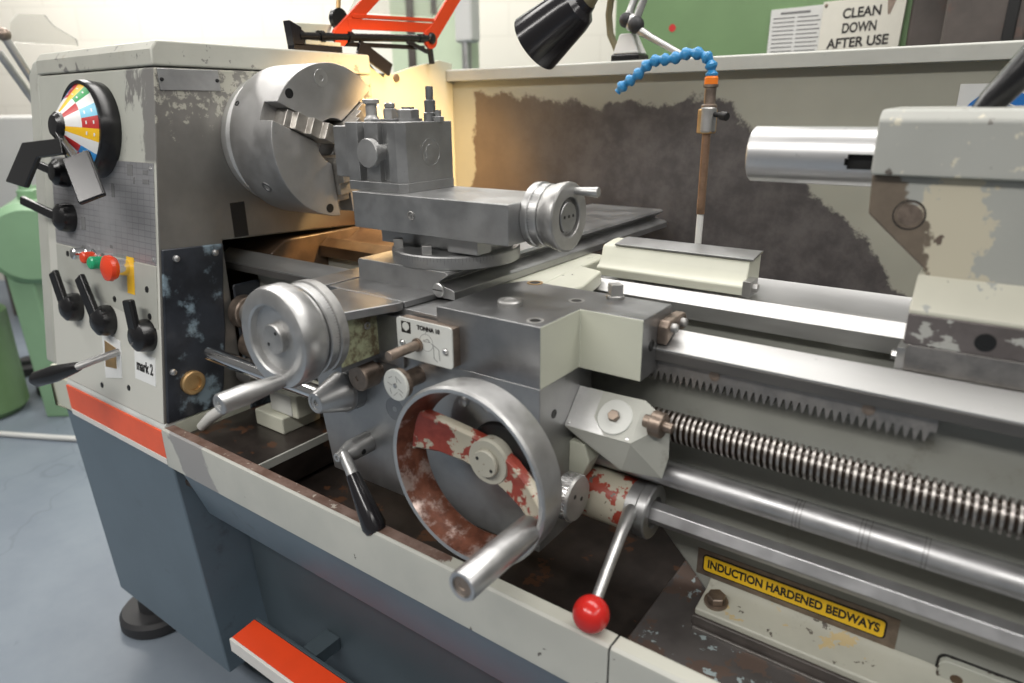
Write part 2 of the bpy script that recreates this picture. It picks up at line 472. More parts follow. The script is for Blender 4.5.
# ================================================================== headstock
HS = thing('lathe_headstock', (-1.23, .90, .70), 'large grey lathe headstock with colour dial, black selector levers and mark 2 badge', 'headstock')
SL = .1543                                   # the control panel leans back: y per z
PN = V((0, -.9883, .1525))                   # outward normal of the panel
PW = V((0, .1525, .9883))                    # up the panel
def pan(x, z, off=0): return V((x, .5555 + (z - .70) * SL, z)) + PN * off
def panplate(mb, pts, h, off=0):
    """flat plate lying on the panel, outline in (x, z)."""
    A = [mb.bm.verts.new(pan(x, z, off - .001)) for x, z in pts]; B = [mb.bm.verts.new(pan(x, z, off + h)) for x, z in pts]
    mb.face(A[::-1]); mb.face(B); n = len(pts)
    for i in range(n): mb.face([A[i], A[(i + 1) % n], B[(i + 1) % n], B[i]])
    return mb
m = MB().poly([(.5555, .70), (.6548, 1.343), (1.16, 1.343), (1.16, 1.008), (.735, 1.03), (.735, .70)], 'x', -1.70, -1.23)
build('casing', m, 'head', HS, .004)
m = MB().poly([(.653, 1.345), (.656, 1.372), (.668, 1.387), (1.158, 1.387), (1.16, 1.345)], 'x', -1.70, -1.229)
build('top_cover', m, 'cover_grey', HS, .004)
m = MB().poly([(.5585, .72), (.657, 1.345), (.672, 1.376), (1.15, 1.376), (1.15, .72)], 'x', -1.755, -1.702)
build('end_cover', m, 'grey', HS, .008)
m = MB().box(-1.231, -1.2275, .660, .775, 1.305, 1.341)
np_ = build('name_plate', m, 'steel_mid', HS, .001)
m = MB()
for y in (.665, .770): m.lathe([(0, .0035), (.002, .003), (.003, 0)], (-1.2275, y, 1.323), (1, 0, 0), 12)
build('rivet', m, 'socket', np_)
# black gear cover below, facing the chuck side
m = MB().poly([(.562, .700), (.6115, 1.032), (.734, 1.024), (.718, .93), (.710, .85), (.684, .72), (.66, .700)], 'x', -1.234, -1.226)
gc = build('gear_cover', m, 'gearcover', HS, .003)
for y, z in ((.634, 1.012), (.712, 1.010), (.590, .80)):
    build('cover_screw', MB().lathe([(0, .0065), (.004, .006), (.006, .003), (.0065, 0)], (-1.226, y, z), (1, 0, 0), 16), 'alloy', gc)
m = MB().lathe([(0, .024), (.007, .024), (.009, .021), (.009, .015), (.004, .014), (.004, 0)], (-1.226, .623, .768), (1, 0, 0), 32)
build('oil_sight', m, 'brass', HS)
# engraved chart plate round the dial
m = panplate(MB(), [(-1.655, 1.183), (-1.237, 1.183), (-1.237, 1.003), (-1.655, 1.003)], .0014)
ch = build('chart_plate', m, 'chart', HS)
m = MB()
for x, z, w, h in ((-1.320, 1.168, .020, .020), (-1.264, 1.166, .018, .008), (-1.264, 1.150, .022, .008), (-1.388, 1.128, .012, .026), (-1.306, 1.150, .006, .012), (-1.52, 1.055, .018, .026), (-1.53, 1.16, .02, .012), (-1.535, 1.135, .02, .010), (-1.53, 1.10, .02, .009), (-1.405, 1.02, .01, .006)):
    panplate(m, [(x - w / 2, z - h / 2), (x + w / 2, z - h / 2), (x + w / 2, z + h / 2), (x - w / 2, z + h / 2)], .0004, .0016)
build('chart_symbols', m, 'ink_grey', ch)
for x, z in ((-1.247, 1.173), (-1.647, 1.173), (-1.247, 1.013)):
    build('rivet', MB().lathe([(0, .004), (.002, .003), (.003, 0)], pan(x, z, .0014), PN, 12), 'alloy', ch)
# lower plate with the push buttons
m = panplate(MB(), [(-1.655, 1.000), (-1.237, 1.000), (-1.237, .885), (-1.655, .925)], .0016)
build('switch_plate', m, 'grey', HS)
for x, z in ((-1.60, .985), (-1.272, .955), (-1.265, .905), (-1.40, .918)):
    build('dowel', MB().lathe([(0, .007), (.0026, .006), (.0026, 0)], pan(x, z), PN, 16), 'socket', HS)
# speed dial
DC = (-1.437, 1.236)
dial = build('speed_dial', MB().lathe([(-.002, 0), (-.002, .089), (.030, .089), (.035, .086), (.035, .080), (.031, .078), (.031, 0)], pan(*DC), PN, 64), 'black', HS)
m = MB(); K = 20
d_, u_, w_ = MB.frame(PN); o_ = pan(*DC, .033)
cols = ['dwht', 'redtxt', 'dcyan', 'dwht', 'dgrn', 'dyel', 'redtxt', 'dblu', 'dwht', 'dyel', 'redtxt', 'dcyan', 'dwht', 'dgrn', 'dyel', 'redtxt', 'dblu', 'dwht', 'dyel', 'redtxt']
inner = ['dwht', 'dwht', 'redtxt', 'dwht', 'dyel']
names = ['dwht', 'redtxt', 'dcyan', 'dgrn', 'dyel', 'dblu']
S = 3
for k in range(K):
    for s in range(S):
        a0 = 2 * PI * (k + s / S) / K; a1 = 2 * PI * (k + (s + 1) / S) / K
        def R(t, r, a): return m.bm.verts.new(o_ + d_ * t + (u_ * math.cos(a) + w_ * math.sin(a)) * r)
        for (t0, r0, t1, r1, lst) in ((.0, .079, .019, .053, cols), (.019, .053, .036, .026, inner)):
            c = names.index(lst[k % len(lst)])
            m.face([R(t0, r0, a0), R(t0, r0, a1), R(t1, r1, a1), R(t1, r1, a0)], c)
build('colour_cone', m, names, dial, angle=60)
m = MB()
for k in range(K):
    if cols[k] == 'dwht': continue
    for dr in (-.006, .005):
        a = 2 * PI * (k + .5) / K; r = .066 + dr; t = .0095 - dr * .73
        c = o_ + d_ * (t + .0008) + (u_ * math.cos(a) + w_ * math.sin(a)) * r
        tx = (-u_ * math.sin(a) + w_ * math.cos(a)); ax = (d_ * .019 - (u_ * math.cos(a) + w_ * math.sin(a)) * .026).normalized()
        q = [m.bm.verts.new(c + tx * sx * .0030 + ax * sy * .0013) for sx, sy in ((-1, -1), (1, -1), (1, 1), (-1, 1))]; m.face(q)
build('speed_numbers', m, 'dwht', dial)
hub = pan(*DC, .068)
build('dial_hub', MB().lathe([(-.002, 0), (-.002, .0265), (.006, .025), (.012, .018), (.013, 0)], hub, PN, 40), 'black', dial)
def bar(mb, a, b, wid, th, nrm, wid2=None):
    """flat bar from a to b, its broad side facing nrm."""
    a, b, nrm = V(a), V(b), V(nrm).normalized(); d = (b - a).normalized(); s = d.cross(nrm).normalized(); nn = s.cross(d); w2 = wid2 or wid
    mb.hexa([a - s * wid / 2 - nn * th / 2, a + s * wid / 2 - nn * th / 2, b + s * w2 / 2 - nn * th / 2, b - s * w2 / 2 - nn * th / 2,
             a - s * wid / 2 + nn * th / 2, a + s * wid / 2 + nn * th / 2, b + s * w2 / 2 + nn * th / 2, b - s * w2 / 2 + nn * th / 2]); return mb
m = MB()
def slab(pts, off, th):
    A = [m.bm.verts.new(pan(x, z, off)) for x, z in pts]; B = [m.bm.verts.new(pan(x, z, off + th)) for x, z in pts]
    m.face(A[::-1]); m.face(B); n = len(pts)
    for i in range(n): m.face([A[i], A[(i + 1) % n], B[(i + 1) % n], B[i]])
slab([(-1.392, 1.214), (-1.384, 1.186), (-1.494, 1.176), (-1.560, 1.118), (-1.655, 1.125), (-1.558, 1.203)], .078, .010)
build('dial_lever', m, 'black', dial, .003)
m = MB(); bar(m, pan(-1.425, 1.222, .076), pan(-1.335, 1.180, .086), .008, .012, PN)
bar(m, pan(-1.327, 1.186, .088), pan(-1.272, 1.114, .088), .046, .010, (.61, -.67, .42))
build('dial_lever', m, 'black', dial, .003)
# upper two knobs with pointer blades, lower three with upright blades
def knob(x, z, tx, tz, r, L0, wid, name='selector_lever'):
    m = MB().lathe([(-.002, 0), (-.002, r), (.010, r * 1.02), (.024, r * .92), (.031, r * .62), (.033, 0)], pan(x, z), PN, 36)
    k = build(name, m, 'black', HS)
    m = MB(); bar(m, pan(x, z, .024), pan(tx, tz, L0), wid, .012, PN, wid * .95)
    build('lever_blade', m, 'black', k, .004)
    return k
knob(-1.582, 1.152, -1.660, 1.168, .029, .036, .018)
knob(-1.576, 1.062, -1.695, 1.088, .030, .046, .020)
knob(-1.569, .876, -1.603, .948, .030, .030, .032)
knob(-1.427, .871, -1.482, .953, .031, .030, .032)
knob(-1.273, .868, -1.286, .936, .031, .030, .032)
# push buttons
def button(x, z, mat, r, h, ring='chrome'):
    b = build('push_button', MB().lathe([(-.001, 0), (-.001, r * 1.35), (h * .35, r * 1.3), (h * .4, r * 1.05), (h * .4, 0)], pan(x, z), PN, 28), ring, HS)
    build('button_cap', MB().lathe([(0, 0), (0, r * .9), (h * .6, r * .9), (h * .68, r * .7), (h * .7, 0)], pan(x, z, h * .4), PN, 28), mat, b)
button(-1.505, .996, 'chrome', .013, .03); button(-1.462, .993, 'red_btn', .013, .03); button(-1.418, .988, 'grn_btn', .014, .035)
m = panplate(MB(), [(-1.346, 1.008), (-1.318, 1.008), (-1.318, .938), (-1.346, .938)], .002)
build('button_backing', m, 'dyel', HS)
b = build('stop_button', MB().lathe([(-.001, 0), (-.001, .017), (.022, .017), (.022, 0)], pan(-1.350, .986), PN, 28), 'chrome', HS)
build('button_cap', MB().lathe([(0, 0), (0, .021), (.008, .025), (.015, .024), (.020, .014), (.021, 0)], pan(-1.350, .986, .022), PN, 32), 'red_btn', b)
# mark 2 badge
badge = build('model_badge', panplate(MB(), [(-1.330, .828), (-1.252, .828), (-1.252, .772), (-1.330, .772)], .0012), 'paper', HS)
text('badge_lettering', 'mark 2', .030, 'ink', badge, pan(-1.291, .801, .0016), (1, 0, 0), PW, width=.062, bold=.0009)
# recess and bottom lever
m = panplate(MB(), [(-1.465, .845), (-1.385, .835), (-1.385, .760), (-1.455, .745)], .0012)
rec = build('lever_recess', m, 'paper', HS)
m = panplate(MB(), [(-1.452, .825), (-1.405, .818), (-1.405, .775), (-1.452, .770)], .0005, .0014)
build('lever_slot', m, 'brass', rec)
lv = build('range_lever', MB().tube([pan(-1.395, .812, 0), pan(-1.400, .800, .045), pan(-1.410, .788, .075)], .0075), 'alloy', HS)
build('lever_grip', MB().lathe([(0, 0), (0, .009), (.01, .011), (.06, .017), (.105, .016), (.118, .008), (.12, 0)], pan(-1.408, .790, .070), pan(-1.530, .738, .125) - pan(-1.408, .790, .070), 24), 'black', lv)
# foot casting of the headstock with its rounded end
m = MB().poly([(-1.78, .60)] + [(-1.228, .616), (-1.228, .700), (-1.79, .700)], 'y', .574, .90)
m.lathe([(0, 0), (0, .03), (.09, .03), (.09, 0)], (-1.755, .60, .607), (0, 0, 1), 24)
build('bottom_casting', m, 'cream_clean', HS, .006)
m = MB().poly([(.5525, .640), (.5525, .694), (.560, .703), (.60, .703), (.60, .640)], 'x', -1.70, -1.229)
M['ledge'] = paint('pale_ledge', (.52, .54, .52), .4)
build('ledge', m, 'ledge', HS, .003)
m = MB().box(-1.64, -1.229, .5485, .556, .632, .690)
strip = build('front_stripe', m, 'orange', HS, .001)
build('stripe_edging', MB().box(-1.64, -1.229, .5480, .5565, .618, .6315), 'white_edge', strip, .001)
m = MB()
for x, z in ((-1.475, .725), (-1.36, .745)): m.lathe([(0, .006), (.001, .006), (.001, 0)], pan(x, z), PN, 16)
build('plug', m, 'socket', HS)

m = MB().poly([(.842, .60), (.842, .985), (.88, 1.008), (1.488, 1.008), (1.488, .60)], 'x', -1.70, -1.2325)
build('lower_casing', m, 'oil_shade', HS, .004)
m = MB().box(-1.236, -1.2295, .760, .794, 1.030, 1.100)
build('casing_slot', m, 'socket', HS, .002)
m = MB().box(-1.725, -1.643, .552, .90, .618, .700).lathe([(0, 0), (0, .048), (.082, .048), (.082, 0)], (-1.725, .600, .618), (0, 0, 1), 32)
build('corner_casting', m, 'cream_clean', HS, .004)

# ================================================================== chuck
CY, CZ = .885, 1.213
CH = thing('lathe_chuck', (-1.13, CY, CZ), 'big round steel three jaw chuck on the headstock spindle', 'chuck')
RC = .139
m = MB(); hw = .0165; ja = [math.radians(a) for a in (156, 36, 276)]
def cp(r, a): return (CY + r * math.cos(a), CZ + r * math.sin(a))
for i in range(3):
    a0 = ja[i]; a1 = ja[(i + 2) % 3]
    while a1 < a0: a1 += 2 * PI
    pts = []
    d0 = math.asin(hw / RC); n = 54
    for k in range(n + 1): pts.append(cp(RC, a0 + d0 + (a1 - a0 - 2 * d0) * k / n))
    d1 = math.asin(hw / .042)
    for k in range(7): pts.append(cp(.042, a1 - d1 - (a1 - a0 - 2 * d1) * k / 6))
    m.poly(pts, 'x', -1.14, -1.05)
fc_ = m
m = MB().lathe([(0, 0), (0, .1365), (.003, .1389), (.092, .1389), (.092, .03), (.05, .03), (.05, 0)], (-1.178, CY, CZ), (1, 0, 0), 168)
build('chuck_body', m, 'chuck', CH)
build('chuck_front', fc_, 'chuck', CH, .0016)
m = MB().lathe([(0, 0), (0, .122), (.006, .1245), (.020, .1245), (.024, .119), (.028, .119), (.040, .127), (.058, .1285), (.058, 0)], (-1.231, CY, CZ), (1, 0, 0), 96)
M['ring'] = steel('ground_ring_steel', (.60, .60, .59), .42, .7, .08, 20)
build('back_plate', m, 'ring', CH)
for i, a in enumerate(ja):
    er = V((0, math.cos(a), math.sin(a))); et = V((0, -math.sin(a), math.cos(a)))
    m = MB(); prof = [(.028, -.095), (.028, -.015), (.036, -.013), (.052, -.013), (.054, -.026), (.074, -.026), (.076, -.040), (.098, -.040), (.100, -.052), (.112, -.054), (.112, -.095)]
    A = [m.bm.verts.new(V((-1.0, CY, CZ)) + er * r + V((x, 0, 0)) + et * .0155) for r, x in prof]; B = [m.bm.verts.new(V((-1.0, CY, CZ)) + er * r + V((x, 0, 0)) - et * .0155) for r, x in prof]
    m.face(A); m.face(B[::-1])
    for k in range(len(prof)): m.face([A[k], B[k], B[(k + 1) % len(prof)], A[(k + 1) % len(prof)]])
    build('jaw', m, 'jaw', CH, .0012)
for y, z in ((.793, 1.298), (.858, 1.091)):
    build('face_screw', MB().screw((-1.05, y, z), (1, 0, 0), .0085, .0008, hexr=.72), 'socket', CH)
build('face_plug', MB().lathe([(0, .0155), (.0008, .015), (.0008, .005), (-.001, .004), (-.001, 0)], (-1.05, .866, 1.325), (1, 0, 0), 28), 'alloy', CH)
for a, x, r in ((214, -1.115, .011), (150, -1.165, .005)):
    d = V((0, math.cos(math.radians(a)), math.sin(math.radians(a))))
    build('key_socket', MB().lathe([(-.004, r), (.0012, r), (.0012, r * .68), (-.006, r * .6), (-.006, 0)], V((x, CY, CZ)) + d * RC, d, 20), 'socket' if r < .01 else 'steel_dark', CH)

# ================================================================== bed
BED = thing('lathe_bed', (-.30, .88, .60), 'long grey cast lathe bed with bright polished ways and yellow bedways sign', 'lathe bed')
XL, XR = -1.2315, .42
m = MB().poly([(.7675, .9740), (.7675, .9768), (.800, .996), (.824, .986), (.824, .976), (.835, .9735), (.835, .9615), (.80, .9615), (.80, .9740)], 'x', -1.32, XR)
build('front_way', m, ['steel_way'], BED, .0008)
m = MB().poly([(.7668, .9606), (.7668, .9742), (.7995, .9742), (.7995, .9606)], 'x', -1.32, XR)
build('way_side', m, 'steel_wayside', BED, .0008)
m = MB().poly([(.966, .958), (.966, .982), (.990, .997), (1.000, .994), (1.018, .986), (1.050, .984), (1.095, 1.007), (1.095, .958)], 'x', -.86, XR)
build('rear_way', m, 'steel_way', BED, .0008)
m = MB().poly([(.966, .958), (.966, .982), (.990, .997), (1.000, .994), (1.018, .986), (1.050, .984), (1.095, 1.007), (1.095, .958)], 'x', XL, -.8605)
build('rear_way', m, 'oil_shade', BED, .0008)  # dark brown holds oil dirt and the shade near the headstock, painted in
# cast web below the front way: outline in x, z
m = MB().poly([(XL, .961), (XR, .961), (XR, .612), (-.238, .612), (-.335, .715), (-.50, .79), (-1.02, .79), (-1.10, .62), (XL, .62)], 'y', .800, .835)
build('front_wall', m, 'castwall', BED, .004)
m = MB().poly([(XL, .960), (XR, .960), (XR, .600), (-.24, .600), (-.335, .715), (-.50, .79), (-1.02, .79), (-1.12, .60), (XL, .60)], 'y', .985, 1.03)
build('rear_wall', m, 'castwall', BED, .004)
for x in (-1.16, -.60, -.15, .25):
    m = MB().poly([(.83, .62 if abs(x) < .3 or x < -1 else .80), (.99, .62 if abs(x) < .3 or x < -1 else .80), (.99, .93), (.83, .93)], 'x', x, x + .03)
    build('cross_rib', m, 'castwall', BED)
# foot flange, its bolt, pad under it
m = MB().poly([(.745, .617), (.745, .628), (.788, .6335), (.7985, .641), (.83, .641), (.83, .617)], 'x', -.238, XR)
fl = build('foot_flange', m, 'foot', BED, .003)
build('foot_bolt', MB().lathe([(-.001, 0), (-.001, .016), (.004, .016), (.004, .012)], (-.217, .768, .6305), (0, -.12, 1), 20).hexbolt((-.217, .768, .6335), (0, -.12, 1), .0125, .011), 'steel_brown', BED)
build('levelling_pad', MB().box(-.240, XR, .742, .90, .588, .6175), 'dark_block', BED, .002)
# yellow sign
m = MB()
r = .006; x0, x1, z0, z1 = -.250, -.019, .6495, .6775
rr = arc(x1 - r, z1 - r, r, 0, 90, 4) + arc(x0 + r, z1 - r, r, 90, 180, 4) + arc(x0 + r, z0 + r, r, 180, 270, 4) + arc(x1 - r, z0 + r, r, 270, 360, 4)
m.poly([(x, z) for x, z in rr], 'y', .7985, .8005)
sg = build('bedways_sign', m, 'ink', BED)
q = .0022
rr = arc(x1 - r, z1 - r, r - q, 0, 90, 4) + arc(x0 + r, z1 - r, r - q, 90, 180, 4) + arc(x0 + r, z0 + r, r - q, 180, 270, 4) + arc(x1 - r, z0 + r, r - q, 270, 360, 4)
build('sign_face', MB().poly(rr, 'y', .7978, .799), 'sticker_y', sg)
text('sign_lettering', 'INDUCTION HARDENED BEDWAYS', .0175, 'ink', sg, ((x0 + x1) / 2, .7975, (z0 + z1) / 2), (1, 0, 0), (0, 0, 1), width=.216, bold=.00055)
build('sign_border', MB().poly([(x0 - .008, z0 - .007), (x1 + .012, z0 - .009), (x1 + .012, z1 + .007), (x0 - .008, z1 + .006)], 'y', .7992, .8005), 'steel_brown', BED)
# access cover at the right
rr = arc(.20, .650, .01, 0, 90, 3) + arc(.048, .650, .01, 90, 180, 4) + arc(.048, .608, .01, 180, 270, 4) + [(.21, .598)]
ac = build('access_cover', MB().poly(rr, 'y', .790, .800), 'cover', BED, .002)
build('cover_gap', MB().poly([(x + (.002 if x > .1 else -.002), z + (.002 if z > .63 else -.002)) for x, z in rr], 'y', .7982, .8005), 'socket', ac)
for x, z in ((.058, .640), (.056, .622), (.118, .632)): build('cover_hole', MB().lathe([(0, .0065), (.0005, .006), (.0005, 0)], (x, .790, z), (0, -1, 0), 14), 'oil_shade', ac)
# rack
m = MB(); x = -.43; pts = [(-.012, .9602), (-.43, .9602)]; p = .0088; zt, zb = .9425, .9305
while x < -.012 - p:
    pts += [(x, zt), (x + p * .30, zb), (x + p * .52, zb), (x + p * .82, zt)]; x += p
pts += [(-.012, zt)]
m.poly(pts, 'y', .776, .801)
rk = build('rack', m, 'steel_rack', BED)
for x in (-.251, -.078): build('rack_screw', MB().screw((x, .776, .9525), (0, -1, 0), .0068, .001, hexr=.6), 'steel_brown', rk)

# ================================================================== screws and rods
def rodthing(name, label, cat, y, z): return thing(name, (-.45, y, z), label, cat)
LS = MB(); P = .0073; r0, r1 = .0195, .0148; X0, X1 = -1.222, .42; sg_ = 28; n = int((X1 - X0) / P)
def helix(mb, y, z):
    prof = [(0, r1), (.34, r1), (.46, r0), (.88, r0)]; rows = []
    for k in range(sg_):
        a = 2 * PI * k / sg_; row = []
        for i in range(n):
            for f, r in prof: row.append(mb.bm.verts.new((X0 + (i + f) * P + P * k / sg_, y + r * math.cos(a), z + r * math.sin(a))))
        rows.append(row)
    for k in range(sg_):
        A = rows[k]; B = rows[(k + 1) % sg_]; sh = 4 if k == sg_ - 1 else 0
        for i in range(len(A) - 1):
            # the last column meets the first one a full pitch later
            if i + 1 + sh >= len(A): break
            mb.face([A[i], A[i + 1], B[i + 1 + sh], B[i + sh]], 0 if i % 4 == 2 else 1)
    return mb
LSY, LSZ = .750, .883
o = build('lead_screw', helix(LS, LSY, LSZ), ['screw', 'screw_root'], None, 0, (-.40, LSY, LSZ), angle=25)
tag(o, 'oily threaded lead screw running along the bed, uppermost of the three bars', 'lead screw')
FS = MB().cyl((-1.222, .755, .8115), (.42, .755, .8115), .0170, seg=36)
o = build('feed_shaft', FS, 'shaft', None, 0, (-.40, .755, .8115))
tag(o, 'smooth round steel feed shaft, middle of the three bars along the bed', 'shaft')
for xs in ((-.132, -.128, -.124), (-.062, -.058, -.052), (.000, .004)):
    for x in xs: build('wear_groove', MB().lathe([(0, .0170), (0, .01725), (.0006, .01725), (.0006, .0170)], (x, .755, .8115), (1, 0, 0), 36), 'steel_wayside', o)
m = MB().lathe([(0, 0), (0, .0155), (1.642, .0155), (1.642, 0)], (-1.222, .740, .7560), (1, 0, 0), 6)
bmesh.ops.rotate(m.bm, verts=m.bm.verts, cent=(0, .740, .7560), matrix=Matrix.Rotation(math.radians(8), 3, 'X'))
M['rod'] = steel('hex_rod_steel', (.52, .52, .53), .42, .88, .06, 16)
o = build('control_rod', m, 'rod', None, .0012, (-.40, .740, .7560))
tag(o, 'hexagonal steel control rod, lowest of the three bars, running through the red lever collar', 'rod')

# ================================================================== carriage: saddle and apron
CA = thing('lathe_carriage', (-.60, .70, .705), 'dark steel lathe saddle and apron with large flaking red handwheel and levers', 'carriage')
m = MB()
pts = [(-.580, .632), (-.4155, .632), (-.4155, .725), (-.327, .725), (-.327, .812), (-.560, .812), (-.580, .77)]
m.poly(pts, 'z', .944, 1.025, sides={1: 1, 2: 1})
build('saddle_block', m, ['steel_dark', 'cream_clean'], CA, .0016)
m = MB().poly([(-.862, .632), (-.810, .632), (-.810, .815), (-.862, .815)], 'z', .950, 1.019)
build('left_wing', m, 'steel_dark', CA, .0014)
m = MB().box(-.825, -.575, .640, .80, .940, 1.0085)
build('saddle_front', m, 'steel_mid', CA, .001)
m = MB().poly([(-.82, .78), (-.552, .815), (-.56, .90), (-.572, 1.00), (-.585, 1.10), (-.82, 1.10)], 'z', .999, 1.0115)
m.poly([(-.552, .815), (-.515, .815), (-.500, .88), (-.525, .985), (-.57, 1.0), (-.572, 1.10), (-.60, 1.10)], 'z', .985, 1.0105)
build('saddle_bridge', m, 'cream', CA, .004)
m = MB().poly([(1.000, .9975), (1.000, 1.012), (1.010, 1.018), (1.018, 1.030), (1.022, 1.043), (1.026, 1.047), (1.06, 1.051), (1.078, 1.051), (1.078, 1.006), (1.05, 1.000)], 'x', -.545, -.293)
rw = build('rear_wing', m, 'cream', CA, .003)
m = MB().poly([(1.0225, 1.0475), (1.060, 1.052), (1.072, 1.052), (1.072, 1.0555), (1.06, 1.0555), (1.0225, 1.0505)], 'x', -.522, -.289)
build('top_strip', m, 'steel_mid', rw, .0006)
m = MB().box(-.293, -.281, .994, 1.030, .9985, 1.022); m.hexbolt((-.282, 1.010, 1.011), (1, 0, 0), .007, .008)
build('way_wiper', m, 'alloy_worn', CA, .0015)
# wiper at the front way with its clamp plate
m = MB().poly([(.768, .982), (.768, 1.006), (.774, 1.013), (.826, 1.013), (.832, 1.005), (.832, .99), (.818, .9895), (.800, .9975)], 'x', -.328, -.313)
w = build('way_wiper', m, 'steel_brown', CA, .0025)
for y in (.782, .812): build('clamp_screw', MB().lathe([(-.001, 0), (-.001, .0058), (.006, .0058), (.008, .004), (.008, 0)], (-.313, y, 1.003), (1, 0, 0), 20), 'alloy_worn', w)
build('end_screw', MB().screw((-.327, .752, .985), (1, 0, 0), .0075, .0008, hexr=.6), 'socket', CA)
# fittings on top
m = MB().lathe([(0, 0), (0, .0165), (.006, .0165), (.008, .0145), (.008, .009), (.0065, .0085), (.0065, 0)], (-.502, .690, 1.0245), (0, 0, 1), 36)
build('oil_cap', m, 'alloy_worn', CA)
for x, y, r, mt in ((-.540, .806, .012, 'brass'), (-.439, .755, .011, 'alloy_worn'), (-.435, .650, .011, 'alloy_worn')):
    h = build('oil_hole', MB().ring((x, y, 1.025), (0, 0, 1), r * .66, r, .0007), mt, CA)
    build('hole_bore', MB().lathe([(.0001, 0), (.0001, r * .66), (.0004, r * .66), (.0004, 0)], (x, y, 1.025), (0, 0, 1), 28), 'socket', h)
m = MB().lathe([(0, 0), (0, .0125), (.004, .0125), (.0055, .011), (.0055, 0)], (-.403, .797, 1.0245), (0, 0, 1), 28)
m.squarebolt((-.403, .797, 1.030), (0, 0, 1), .0118, .015)
build('clamp_bolt', m, 'alloy_worn', CA, .0008)
# apron body
m = MB().poly([(-.850, .945), (-.842, .800), (-.826, .705), (-.416, .709), (-.416, .945)], 'y', .632, .762)
build('apron_case', m, 'steel_mid', CA, .0014)
for x, z, r in ((-.781, .833, .016), (-.672, .852, .018)):
    q = build('face_plug', MB().lathe([(0, r), (.0004, r), (.0004, r * .93), (.0002, r * .93), (.0002, r * .25), (-.001, r * .2), (-.001, 0)], (x, .632, z), (0, -1, 0), 28), 'steel_dark', CA)
build('case_screw', MB().screw((-.416, .665, .90), (1, 0, 0), .006, .0006, hexr=.65), 'socket', CA)
# gear cover plate behind the handwheel
m = MB().poly(arc(-.500, .872, .055, -40, 220, 24), 'y', .622, .633)
gp = build('gear_plate', m, 'steel_mid', CA, .002)
for x, z in ((-.528, .905), (-.487, .908)):
    build('plate_bolt', MB().lathe([(0, .007), (.005, .0065), (.006, .004), (.0062, 0)], (x, .622, z), (0, -1, 0), 16), 'alloy', gp)
# oil pump plate
m = MB().box(-.637, -.541, .617, .635, .950, 1.0035)
op = build('oil_pump', m, 'steel_brown', CA, .001)
m = MB()
r = .005; x0, x1, z0, z1 = -.638, -.540, .949, 1.0055
m.poly(arc(x1 - r, z1 - r, r, 0, 90, 4) + arc(x0 + r, z1 - r, r, 90, 180, 4) + arc(x0 + r, z0 + r, r, 180, 270, 4) + arc(x1 - r, z0 + r, r, 270, 360, 4), 'y', .6150, .6172)
build('pump_plate', m, 'plate_white', op)
for x, z in ((-.628, .970), (-.551, .972)): build('plate_screw', MB().lathe([(0, .0048), (.002, .0045), (.0038, .0025), (.004, 0)], (x, .615, z), (0, -1, 0), 20), 'alloy', op)
m = MB().cyl((-.600, .6145, .972), (-.600, .612, .972), .0095)
m.cyl((-.600, .622, .972), (-.600, .560, .972), .0068, seg=24, ch=.0006)
build('pump_plunger', m, 'steel_brown', op)
m = MB().box(-.629, -.612, .6146, .6152, .985, 1.001)
lg = build('pump_logo', m, 'ink', op)
build('logo_shell', MB().poly([(-.6205, .9875)] + arc(-.6205, .994, .0062, -25, 205, 14), 'y', .6142, .6148), 'plate_white', lg)
text('pump_lettering', 'TONNA 10', .0085, 'ink', op, (-.580, .6146, .9965), (1, 0, 0), (0, 0, 1), width=.040, bold=.0003)
m = MB()
m.lathe([(0, .0115), (0, .0121), (.0003, .0121), (.0003, .0115), (0, .0115)], (-.585, .6152, .9775), (0, -1, 0), 36)
for a, b in (((-.590, .980), (-.582, .983)), ((-.590, .979), (-.578, .979)), ((-.582, .983), (-.578, .979)), ((-.572, .975), (-.572, .958)), ((-.563, .972), (-.562, .957)), ((-.572, .958), (-.566, .954)), ((-.576, .978), (-.563, .972)), ((-.585, .990), (-.585, .9925))):
    bar(m, (a[0], .6148, a[1]), (b[0], .6148, b[1]), .0006, .0004, (0, -1, 0))
build('pump_drawing', m, 'ink_grey', op)
# cross feed screw bracket with open side
m = MB()
m.poly([(-.785, .640), (-.645, .640), (-.640, .70), (-.650, .712), (-.80, .712)], 'z', 1.0095, 1.0185)
m.poly([(-.782, .556), (-.676, .556), (-.660, .60), (-.648, .632), (-.648, .640), (-.782, .640)], 'z', 1.006, 1.0185)
m.box(-.782, -.690, .556, .640, .930, 1.006)
m.poly([(-.786, .626), (-.640, .626), (-.640, .641), (-.786, .641)], 'z', .925, 1.0)
br = build('feed_bracket', m, 'steel_dark', CA, .0015)
m = MB().box(-.692, -.6885, .557, .627, .938, 1.004)
build('bracket_recess', m, 'recess', br)
for x, y, z in ((-.690, .607, .985), (-.650, .626, .950)): build('bracket_screw', MB().screw((x, y, z), (1, 0, 0) if x < -.67 else (0, -1, 0), .0055, .003), 'alloy_worn', br)
m = MB().poly([(-.805, .6405), (-.655, .6405), (-.655, .700), (-.805, .700)], 'z', 1.0075, 1.0187)
build('screw_cover', m, 'steel_dark', CA, .0008)
